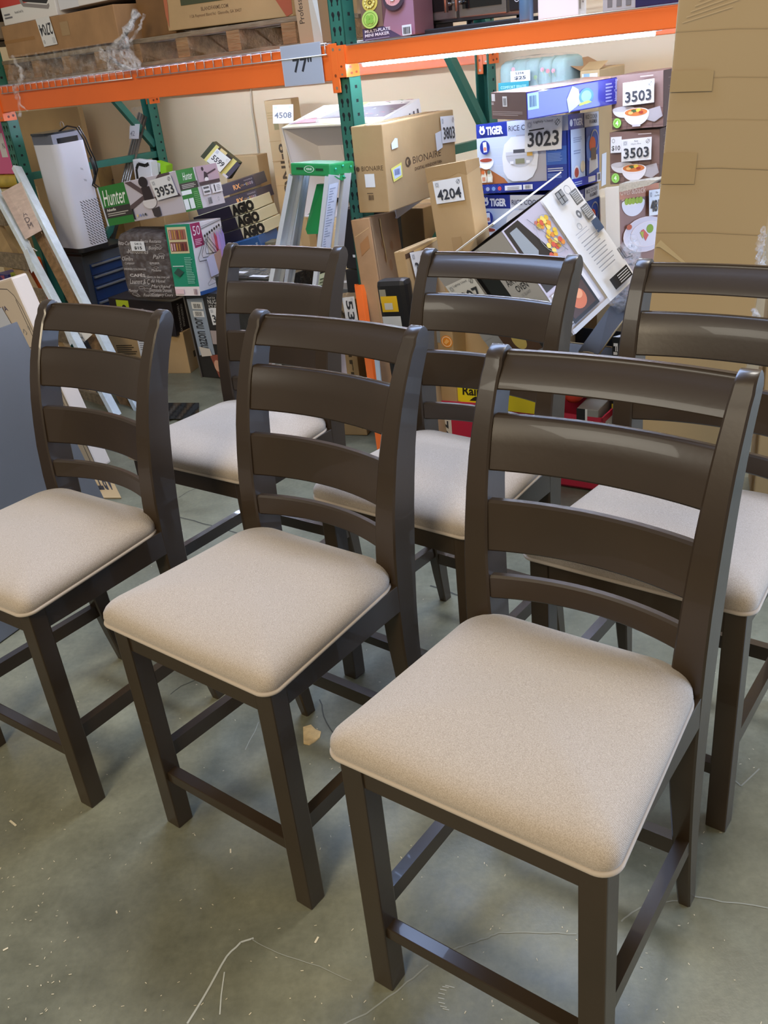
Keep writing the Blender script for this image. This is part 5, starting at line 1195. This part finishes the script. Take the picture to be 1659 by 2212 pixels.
mb.tube([inv @ p for p in pts], .0045, CB, 8); mb.tube([inv @ (p+Vector((.012, 0, .006))) for p in pts[2:]], .004, CB, 8); mb.tube([inv @ p for p in (at(196, 340, .17), at(203, 360, .18), at(206, 376, .19))], .011, CB, 8); mb.build('power_cord', root)
mb = MB(); ring = [(math.cos(a)*.017, 0, math.sin(a)*.02) for a in [i_*PI/8 for i_ in range(-1, 10)]]; c0 = inv @ at(134, 271, .12); mb.tube([c0+Vector(p) for p in ring], .0022, mat('grey_wire', '#8f8b85', .4), 6); mb.build('wire_loop', root)
# rear carton and goods at the far left
c = Carton((-4.3, 1.1, 0, 0, 0, 0, .86, .04, 1.41), CARD_L); c.done('rear_flat_carton', 'large flat brown carton against the wall behind the air purifier', 'carton')
c = Carton((-3.52, .3, 1.07, 0, 0, 0, .40, .05, .34), mat('pink_print', '#e2679c', .4), tape=False); c.F.r(.80, .3, .98, .72, LABEL).t('N', .9, .45, .96, .55, K); c.done('pink_box', 'bright pink box at the left edge behind the green post', 'box')
c = Carton((-3.55, .28, 0, 0, 0, 0, .5, .12, .98), CARD_L); c.F.r(0, .97, 1, 1, M('#cfc39a')); c.done('left_carton', 'brown carton at the left edge under the yellow bag', 'carton')
mb = MB(); pillowform(mb, .46, .12, .085, mat('yellow_bag', '#c9b04a', .35, noise=.3, nscale=12), 0, 0, 0, 22, 3, .08, 5); o = mb.build('yellow_bag', fixn=False); o.matrix_world = RM @ Matrix.Translation((-3.52, .28, .983)); tag(o, 'crinkled yellow plastic bag squeezed under the pink box', 'bag')
# curtain rods in a sleeve, and things behind the fan box
root = empty('curtain_rods', (0, 0, 0)); tag(root, 'bundle of steel curtain rods in a clear sleeve standing by the rear post', 'rods')
for i in range(4):
    mb = MB(); a = at(301+5*i, 243+3*i, .98); b = at(262+5*i, 400, .72); mb.tube([a, b+(b-a)*.9], .007, mat('rod_steel', '#85827d', .3, metal=.8), 10); mb.build('rod', root)
mb = MB(); a, b, c_, d = at(283, 232, .99), at(308, 230, .99), at(298, 330, .85), at(278, 330, .85); mb.add([a, b, c_, d], [(0, 1, 2, 3)], WRAP); mb.build('sleeve', root, fixn=False)
mb = MB(); f = Face(mb, at(279, 300, .88), at(300, 300, .88)-at(279, 300, .88), at(281, 268, .88)-at(279, 300, .88), -V); f.r(0, 0, 1, 1, LABEL).t('42', .1, .2, .55, .55, GREY, bold=.02); mb.build('price_tag', root, fixn=False)
c = Carton((-2.80, .82, 0, 0, 0, 0, .17, .10, 1.06), CARD_L); c.done('narrow_carton', 'narrow pale carton behind the rods and left of the drain parts', 'carton')
c = Carton((-3.06, .88, 0, 0, 0, 0, .25, .16, 1.035), mat('wrapped_gold', '#9a7a3c', .35, noise=.3, nscale=10)); c.F.t('GT', .6, .86, .8, .92, BLK); c.done('gold_parcel', 'gold-brown taped parcel right of the air purifier behind the brace', 'parcel')
c = Carton((-2.50, .76, .80, 5, 0, 6, .16, .06, .285), M('#dcdfe3'), tape=False); c.F.strip([(.15, .35), (.15, .8), (.3, .92), (.7, .9), (.9, .95)], .13, BLK).r(0, 0, 1, .2, M('#d8b060')); c.done('drain_pack', 'white retail pack with a bent black drain pipe near the rear post', 'pack')
c = Carton((-2.44, .84, .80, 8, 0, 16, .10, .06, .27), M('#8fc81e'), tape=False); c.F.r(0, .3, .5, 1, M('#dfe3e0')).strip([(.1, .2), (.5, .8)], .12, BLK); c.done('lime_pack', 'lime green and white pack leaning at the foot of the rear post', 'pack')
c = Carton((-2.50, .74, 0, 0, 0, 0, .26, .2, .795), CARD); c.done('pack_support_carton', 'brown carton under the drain and lime packs behind the fan box', 'carton')

# goods seen through the slats of the rear left chair
c = Carton((-.98, .02, 0, 6, 0, 0, .42, .4, .60), mat('wrapped_black', '#2c2b29', .25, noise=.3, nscale=14, bump=.4, bscale=22), tape=False)
c.T.r(.05, .1, .9, .9, mat('crinkled_film', '#6f6d66', .15, noise=.5, nscale=18, bump=.8, bscale=30)).r(.1, .2, .3, .3, LABEL).r(.5, .05, .75, .14, LABEL)
c.F.r(.2, .1, .9, .14, LABEL).r(.3, .2, .5, .3, M('#2c3c7a')); c.done('film_wrapped_carton', 'black carton in crinkled film behind the rear left chair', 'carton')
mb = MB()
for a, b, cc in (((602, 573), (596, 640), 0), ((634, 570), (622, 640), 1)):
    p, q = at(*a, .1), at(*b, .0); mb.bar(p, p+(q-p)*4, .075 if cc == 0 else .02, .01, mat('drift_wood_panel', '#7d6a60', .6, noise=.1, nscale=20, stretch=(1, 1, .1)), U)
tag(mb.build('wood_panels'), 'grey-brown laminate boards standing behind the rear left chair', 'boards')
c = Carton((-.44, .12, 0, 3, 0, 0, .26, .3, .56), mat('grey_lid_box', '#5f5f5c', .35), tape=False); c.F.r(0, .0, 1, .9, BLK); c.T.poly([(.2, .2), (1, .5), (1, .7), (.3, .4)], M('#d6d6d2')); c.done('grey_lid_box', 'black box with a grey lid seen through the slats behind the ladder', 'box')
c = Carton((-.16, .10, .0, 3, 0, 0, .15, .25, .66), BLK, tape=False); c.done('gloss_black_box', 'glossy black box at the floor right of the ladder', 'box')
c = Carton((-.15, .10, .665, 3, 0, 0, .15, .25, .26), mat('black_text_box', '#1d1a1e', .4), tape=False); c.F.lines(.3, .2, .95, .3, 1, LABEL).t('Up to 50"', .5, .24, .95, .30, LABEL).t('50" x 20"', .5, .14, .95, .20, LABEL).lines(.4, .6, .95, .9, 4, GREY); c.done('black_text_box', 'black box with small white print between the ladder and stained carton', 'box')
c = Carton((-.02, -.24, 0, 20, 0, -1, .15, .18, .60), CARD)
c.F.t('gourmet°', .70, .05, .90, .95, INK, bold=.02, rot=-90).poly([(.3, .75), (.66, .75), (.60, .3), (.36, .32)], M('#cfc3cc')); o = c.done('gourmet_carton', 'brown carton lettered gourmet with a sideways 5375 sticker near the orange channel', 'carton')
mb = MB(); f = Face(mb, at(739, 643, -.235), at(765, 640, -.225)-at(739, 643, -.235), at(757, 745, -.235)-at(739, 643, -.235), -V, .001); f.r(0, 0, 1, 1, LABEL).t('5375', .12, .05, .72, .97, K, bold=.02, rot=0) if False else f.r(0, 0, 1, 1, LABEL)
vs, fs = text_mesh('5375', .02); mb.add([f.P(.25+.55*b, .07+.88*a) for a, b in vs], fs, K); f.k += 1; f.e_(.8, .06, .12, .04, M('#c6c8cc'), n=10)
o2 = mb.build('price_sticker', fixn=False); o2.data.transform(o.matrix_world.inverted()); o2.parent = o
mb = MB(); a, b = at(773, 616, -.22), at(800, 812, -.30); b = line_floor(a, b); mb.bar(a, b, .035, .003, ORANGE, U); mb.bar(a-U*.017+V*.012, b-U*.017+V*.012, .003, .024, ORANGE, U); mb.bar(a+U*.017+V*.012, b+U*.017+V*.012, .003, .024, ORANGE, U)
tag(mb.build('orange_channel'), 'loose orange steel channel standing against the stained carton', 'metal channel')
mb = MB(); a, b = at(806, 700, -.285), at(818, 812, -.315); b = line_floor(a, b); mb.bar(a, b, .022, .006, M('#b7c3c9'), U); tag(mb.build('grey_strip'), 'pale grey strip standing between the orange channel and stained carton', 'strip')

# ------------------------------------------------------------------ pallet standing on edge at the left
root = empty('standing_pallet', (0, 0, 0)); tag(root, 'wooden pallet standing on edge with white-wrapped rails at the left', 'pallet')
WR = mat('white_wrapped_edge', '#d3dde2', .35, noise=.12, nscale=25, bump=.3, bscale=60)
R1a, R1b = at(-14, 402, -.15), at(262, 917, -.55); R2a, R2b = at(36, 362, -.06), at(312, 908, -.44)
for a, b in ((R1a, R1b), (R2a, R2b)):
    mb = MB(); mb.bar(a, b, .026, .05, WR, U); mb.build('wrapped_rail', root)
mb = MB(); mb.bar(at(44, 420, -.06), at(292, 905, -.42), .062, .04, PALLETW, U); mb.build('stringer', root)
mb = MB(); mb.bar(at(-45, 420, -.05), at(222, 905, -.45), .07, .04, mat('pale_block_wood', '#ad9168', .85, noise=.25, nscale=8, bump=.3, bscale=18), U); mb.build('stringer', root)
for (a, b, wpx) in (((-90, 452), (10, 466), .115), ((-80, 552), (60, 566), .085), ((-70, 618), (96, 638), .07), ((-10, 690), (147, 726), .08), ((90, 835), (228, 868), .075)):
    t = (b[1]-402)/515; va = -.15-.40*t; mb = MB(); mb.bar(at(*a, va-.0+.10), at(*b, va+.045), wpx, .02, PALLETG, Vector((0, 0, 1))); mb.build('deck_board', root)
q = [at(*p, v) for p, v in (((2, 416), -.175), ((45, 393), -.11), ((89, 498), -.19), ((55, 517), -.25))]
mb = MB(); mb.add(q+[p+V*.004 for p in q], [(0, 1, 2, 3), (7, 6, 5, 4), (0, 4, 5, 1), (1, 5, 6, 2), (2, 6, 7, 3), (3, 7, 4, 0)], mat('pinkish_torn_card', '#cbb5a8', .8, noise=.15, nscale=50, stretch=(.2, 1, 1)))
f = Face(mb, q[3], q[2]-q[3], q[0]-q[3], -V, .001)
for tx, yy in (('m', .82), ('F', .70), ('S', .56), ('A', .42), ('D', .30), ('M', .18)): f.t(tx, .52, yy-.05, .78, yy+.05, M('#6a5f62'))
for i in range(6): f.strip([(.06+.07*i, .02), (.05+.07*i, .98)], .008, M('#b59d92'))
mb.build('card_strip', root, fixn=False)
for a, b, cc, ax in (((52, 548), (74, 585), 1, 0), ((136, 706), (158, 742), 1, 0)):
    mb = MB(); t = (a[1]-402)/515; v_ = -.15-.4*t-.03; mb.bar(at(a[0]+3, a[1]-6, v_), at(b[0]-2, b[1], v_-.03), .045, .002, M('#cfd6da'), U); mb.build('paper_tag', root)
q = [at(130, 700, -.38), at(200, 722, -.36), at(172, 748, -.40), at(150, 735, -.41)]
mb = MB(); mb.add(q, [(0, 1, 2, 3)], M('#cfc8bb')); f = Face(mb, q[0], q[1]-q[0], q[3]-q[0], -V, .001); f.t('OVER', .3, .2, .6, .8, K); mb.build('paper_tag', root, fixn=False)
mb = MB(); a = [at(*p, v) for p, v in (((84, 472), -.1), ((103, 486), -.1), ((112, 508), -.14), ((122, 540), -.2))]; mb.tube(a, .005, M('#c9c2a8'), 6); mb.tube([at(62, 520, -.26), at(68, 535, -.27), at(80, 542, -.26)], .003, M('#c9c2b8'), 6); mb.build('cord_scrap', root)
# orange bin piece, coloured boxes, printed sheet
q_ = at(70, 665, -.14)-B0
c = Carton((q_.dot(U), -.14, 0, 6, 0, -3, .14, .08, at(70, 563, -.14).z), mat('orange_plastic', '#d95b1c', .35), tape=False, bev=.015); c.F.r(0, .90, 1, 1, M('#3a3f45')); c.done('orange_bin', 'orange plastic bin with a dark rim behind the standing pallet rails', 'bin')
q_ = at(2, 632, .10)-B0
c = Carton((q_.dot(U), .10, q_.z, 0, 0, 0, .16, .12, .13), mat('purple_blue_print', '#4a4a9a', .35), tape=False); c.F.r(0, 0, .3, 1, M('#7a2238')).t('ZZ', .05, .3, .25, .8, M('#e8c8d0'), rot=90).poly([(.35, .9), (.7, .95), (.65, .6)], M('#c96a8a')); c.done('puzzle_box', 'small purple and blue printed box at the left edge behind the pallet boards', 'box')
q_ = at(36, 642, .05)-B0
c = Carton((q_.dot(U), .05, q_.z, -6, 0, 0, .13, .10, .16), mat('acid_yellow_print', '#c3cc28', .4), tape=False); c.F.lines(.1, .5, .7, .95, 6, M('#6a7020')).poly([(.35, .3), (.6, .45), (.8, .25), (.5, .15)], BLK); c.done('yellow_print_box', 'acid yellow printed box with a black figure behind the pallet boards', 'box')
c = Carton((-2.95, .12, 0, 0, 0, 0, .30, .2, .42), CARD); c.done('left_base_carton', 'brown carton on the floor under the purple and yellow boxes', 'carton')
c = Carton((-1.93, -.62, .0, 0, 0, -10, .2, .03, .55), mat('purple_white_print', '#c9c6e0', .4), tape=False); c.F.t('FOR', .42, .60, .78, .78, M('#8a2a4a'), rot=-90, bold=.03).lines(.1, .4, .36, .95, 14, M('#5a4aa0')); c.done('purple_print_box', 'white box with purple text reading FOR beside the drawing carton', 'box')
c = Carton((-1.072, -1.192, 0, 1.6, 3.6, -11.5, .6, .07, .8), mat('drawing_carton', '#cdbdad', .6, noise=.04, nscale=2), tape=False, bev=.008)
LN = M('#4a444c'); c.F.strip([(.3, .965), (.82, .965), (.90, .955), (.945, .92), (.97, .86), (1.0, .0)], .005, LN).strip([(.945, .90), (.955, .05), (.93, .04)], .004, LN)
c.F.t('VA', .72, .86, .80, .885, M('#3a3c6a')).strip([(.86, .74), (.88, .76), (.90, .74), (.88, .73)], .004, GREY).ring(.95, .76, .012, .01, .2, GREY).strip([(.5, .68), (.9, .665), (.93, .64), (.88, .62)], .005, LN).ring(.92, .62, .03, .018, .12, LN).strip([(.6, .645), (.86, .64)], .004, LN).poly([(.3, .9), (.75, .88), (.8, .7), (.3, .72)], M('#c3c8d8'))
c.done('drawing_carton', 'pale carton printed with a thin line drawing behind the grey board', 'carton')
# big grey board
PG = mat('grey_board_paint', '#515356', .36, noise=.08, nscale=2, spec=.5)
mb = MB(); mb.box(-1.25, 0, 0, 0, .02, .868, PG, bev=.002); o = mb.build('grey_board')
o.matrix_world = Matrix.Translation((-.934, 2.874, .004)) @ Matrix.Rotation(R(61), 4, 'Z') @ Matrix.Rotation(R(-16), 4, 'X')
tag(o, 'large smooth grey board leaning at the left edge beside the chairs', 'board')
# flat card strip on the floor, dark cloth, metal frame
q = [floor_at(*p, .006) for p in ((140, 905), (178, 905), (262, 1075), (212, 1075))]
mb = MB(); mb.add(q+[p-Vector((0, 0, .005)) for p in q], [(0, 1, 2, 3), (7, 6, 5, 4), (0, 4, 5, 1), (1, 5, 6, 2), (2, 6, 7, 3), (3, 7, 4, 0)], CARD_L)
f = Face(mb, q[3], q[2]-q[3], q[0]-q[3], (0, 0, 1)); f.t('ARTY', .0, .08, .9, .30, K, bold=.03, rot=180)
tag(mb.build('card_strip_on_floor', fixn=False), 'flat tan cardboard strip with dark lettering on the floor by the grey board', 'cardboard')
mb = MB(); vs = []; rnd = random.Random(8); nx, ny = 22, 8
for j in range(ny+1):
    for i in range(nx+1):
        p = floor_at(298+ (430-298)*i/nx, 870+ (905-870)*j/ny, .012+.006*math.sin(i*1.3+j*.8)+rnd.uniform(0, .002)); vs.append(p)
mb.add(vs, [(j*(nx+1)+i, j*(nx+1)+i+1, (j+1)*(nx+1)+i+1, (j+1)*(nx+1)+i) for j in range(ny) for i in range(nx)], mat('black_plastic_sheet', '#1f2123', .25), True)
tag(mb.build('black_plastic_bag', fixn=False), 'black plastic bag lying flat on the floor behind the left chairs', 'bag')

# cable run on the wall
mb = MB(); mb.tube([at(540, 180, 1.24), at(545, 240, 1.24), at(556, 310, 1.24), at(563, 370, 1.24), at(569, 440, 1.24), at(572, 510, 1.24), at(574, 600, 1.24)], .006, mat('beige_cable', '#b7ab92', .6), 8)
tag(mb.build('wall_cable'), 'thin beige cable running down the cream wall left of the pole carton', 'cable')
